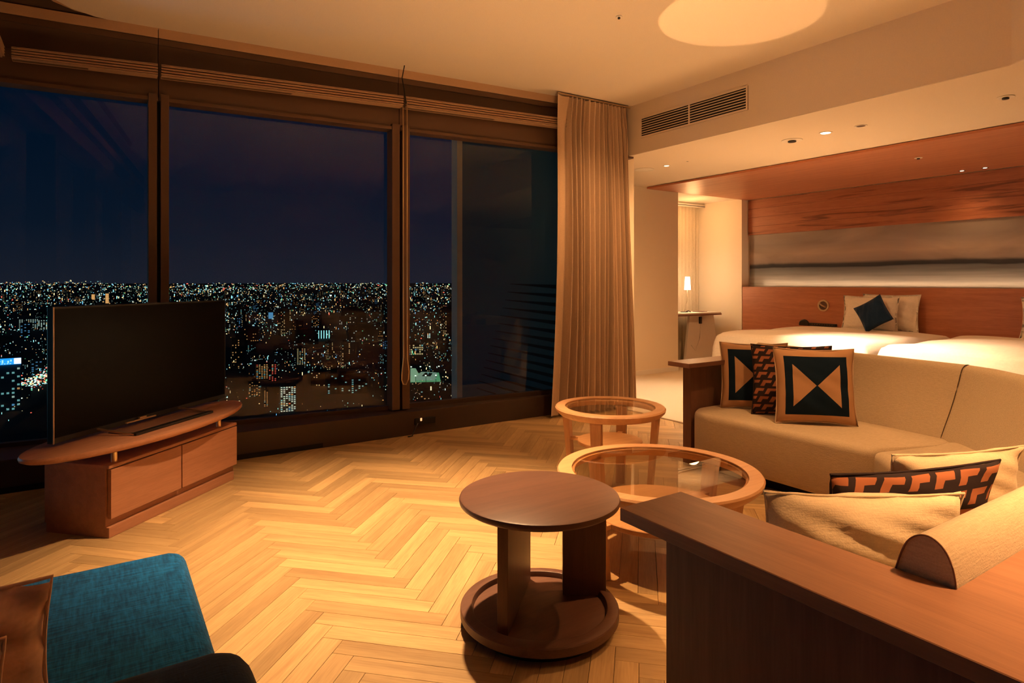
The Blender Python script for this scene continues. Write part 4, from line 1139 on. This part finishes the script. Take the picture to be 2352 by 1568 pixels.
mb = MB(); mb.box(11 * s18, 24 * s18, -1.6, -1.25, 109 * s18, 122 * s18); o = mb.build('sign_panel', emis('sign_white', (1, 1, 1), 1.4), None); o.parent = o18
mb = MB()
for k in range(6):
    mb.box((-21 + k * 5) * s18, (-18 + k * 5) * s18, -1.6, -1.25, (112 + (k % 2) * 3) * s18, (115 + (k % 3) * 2) * s18)
    mb.box((-22 + k * 5) * s18, (-19 + k * 5) * s18, -1.6, -1.25, (109.5) * s18, (111) * s18)
o = mb.build('sign_letters', emis('sign_ice', (0.5, 1.0, 0.9), 1.0), None); o.parent = o18
special(66, 757, 36, 25, 9, 8, .9, 1, 'long pale apartment block with white-lit columns, left of the television', lm_dim, 0.4, 0.9)
special(104, 757, 28, 23, 6, 8, .85, 1, 'shorter pale apartment block beside the television corner', lm_dim, 0.45, 0.9)
special(214, 697, 8, 22, 1, 5, 3, 3, 'amber floodlit twin tower, the one further left', lm_mid, 0.8, 0.95)
special(246, 697, 8, 24, 1, 5, 3, 3, 'amber floodlit twin tower, the one further right', lm_mid, 0.8, 0.95)
special(662, 946, 34, 62, 6, 14, .8, 1, 'white-lit tower with striped balconies in the lower middle pane', lm_mid, 0.66, 0.42)
special(611, 934, 10, 40, 2, 12, .9, 3, 'slim building with amber-lit balcony dots left of the white tower', lm_dim, 0.5, 0.4)
special(602, 870, 26, 36, 5, 9, .85, 3, 'amber-windowed block beside a red-lit one', lm_dim, 0.6, 0.5)
special(626, 876, 18, 42, 3, 10, .7, 6, 'block with red-lit outer stairs', lm_dim, 0.5, 0.6)
special(692, 838, 20, 40, 4, 14, .9, 2, 'narrow warm-lit apartment tower in the middle pane', lm_dim, 0.45, 0.5)
special(622, 732, 11, 16, 1, 1, 1, 4, 'small block with one ice-blue lit wall', lm_dim, 0.9, 0.95)
special(735, 778, 46, 22, 8, 1, 1, 0, 'row of ice-white lit stair towers in the middle pane', lm, 0.28, 0.9)
special(950, 815, 44, 26, 9, 5, .75, 2, 'office block with warm lit floor behind the pull chain', lm_dim, 0.7, 0.6)
special(548, 845, 30, 70, 5, 12, .3, 3, 'dark reddish block right of the television screen', lm_dim, 0.4, 0.4)
special(930, 790, 6, 36, 1, 14, 1, 3, 'thin amber-lit tower right of the mullion', lm_dim, 0.6, 0.5)
special(985, 790, 8, 26, 2, 9, 1, 1, 'thin white-lit tower in the right-hand pane', lm, 0.4, 0.6)
tries = 0; cnt = 0
while cnt < 230 and tries < 6000:
    tries += 1
    dep = 22 + 250 * rc.random() ** 1.5
    az = math.atan(rc.uniform(-1200, -60) / 1440)
    k = rc.randrange(len(protos))
    px_ = 1176 + 1440 * math.tan(az)
    pane = 'left-hand' if px_ < 360 else ('middle' if px_ < 900 else 'right-hand')
    band = 'just under the horizon' if dep < 60 else ('half way down' if dep < 130 else 'low down')
    shp = ['blocky', 'tall narrow', 'wide slab', 'low square', 'slim high', 'low wide', 'long', 'upright', 'very low', 'little'][k]
    lc = ['teal', 'white', 'yellow', 'amber', 'blue', 'green', 'red'][shapes[k][6]]
    if try_place(dep, az, k, rc.uniform(0.7, 1.25) * (0.62 if dep > 150 else 1.0), label='%s dark far building with %s windows, %s in the %s pane' % (shp, lc, band, pane), group='distant %s buildings %s in the %s pane' % (shp, band, pane)): cnt += 1
# floodlit sports ground
D = 1440 * (1.2 - GZ) / (868 - 648); x, y = polar(math.atan((962 - 1176) / 1440), D)
t = thing('sports_ground', 'floodlit green sports ground in the right-hand pane', 'sports ground', (x, y, GZ))
t.rotation_euler = (0, 0, -math.atan2(x, y)); t['_w'] = (0, 0, 0)
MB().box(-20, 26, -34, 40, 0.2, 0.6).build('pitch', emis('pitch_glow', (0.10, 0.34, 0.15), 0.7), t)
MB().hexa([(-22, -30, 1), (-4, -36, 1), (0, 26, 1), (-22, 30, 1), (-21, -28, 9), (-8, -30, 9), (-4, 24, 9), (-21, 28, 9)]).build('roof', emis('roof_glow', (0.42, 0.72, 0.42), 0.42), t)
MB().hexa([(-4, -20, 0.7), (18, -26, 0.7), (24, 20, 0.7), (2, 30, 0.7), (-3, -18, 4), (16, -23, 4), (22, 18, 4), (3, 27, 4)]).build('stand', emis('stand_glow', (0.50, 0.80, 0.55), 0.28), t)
MB().hexa([(4, -12, 4.1), (14, -16, 4.1), (17, 8, 4.1), (8, 14, 4.1), (4, -12, 4.6), (14, -16, 4.6), (17, 8, 4.6), (8, 14, 4.6)]).build('stand_roof', M['bldg'], t)
for k in range(9):
    mx_, my_ = -22 + 6 * k, (-38 if k % 2 else 42)
    MB().box(mx_, mx_ + 0.5, my_, my_ + 0.5, 0, 8).build('mast', M['bldg'], t)
    MB().box(mx_ - 0.8, mx_ + 1.0, my_ - 0.4, my_, 8, 9.2).build('floodlight', emis('mast_%d' % k, (0.8, 1.0, 0.75), 1.6), t)

# busy road at the left
V_, F_, K_ = [], [], []
for i in range(620):
    f = rc.random()
    px = -60 + 230 * f; py = 955 - 0.52 * (px + 60) + rc.gauss(0, 9) 
    dep = py - 648; D = 1440 * (1.2 - GZ) / dep; x, y = polar(math.atan((px - 1176) / 1440), D)
    s_ = D / 1440 * rc.uniform(1.2, 3.0)
    kk = rc.choice([6, 0, 1, 1, 5, 2, 3, 6, 0])
    quads(V_, F_, K_, x, y, GZ + rc.uniform(1, 7), s_ * 1.3, s_ * 0.8, kk, D)
o = mesh_obj('traffic_lights', V_, F_, K_, lm); tag(o, 'dense red and white traffic lights along a busy road at the left edge', 'traffic', kind='stuff')

for o in bpy.data.objects:
    if '_w' in o: del o['_w']
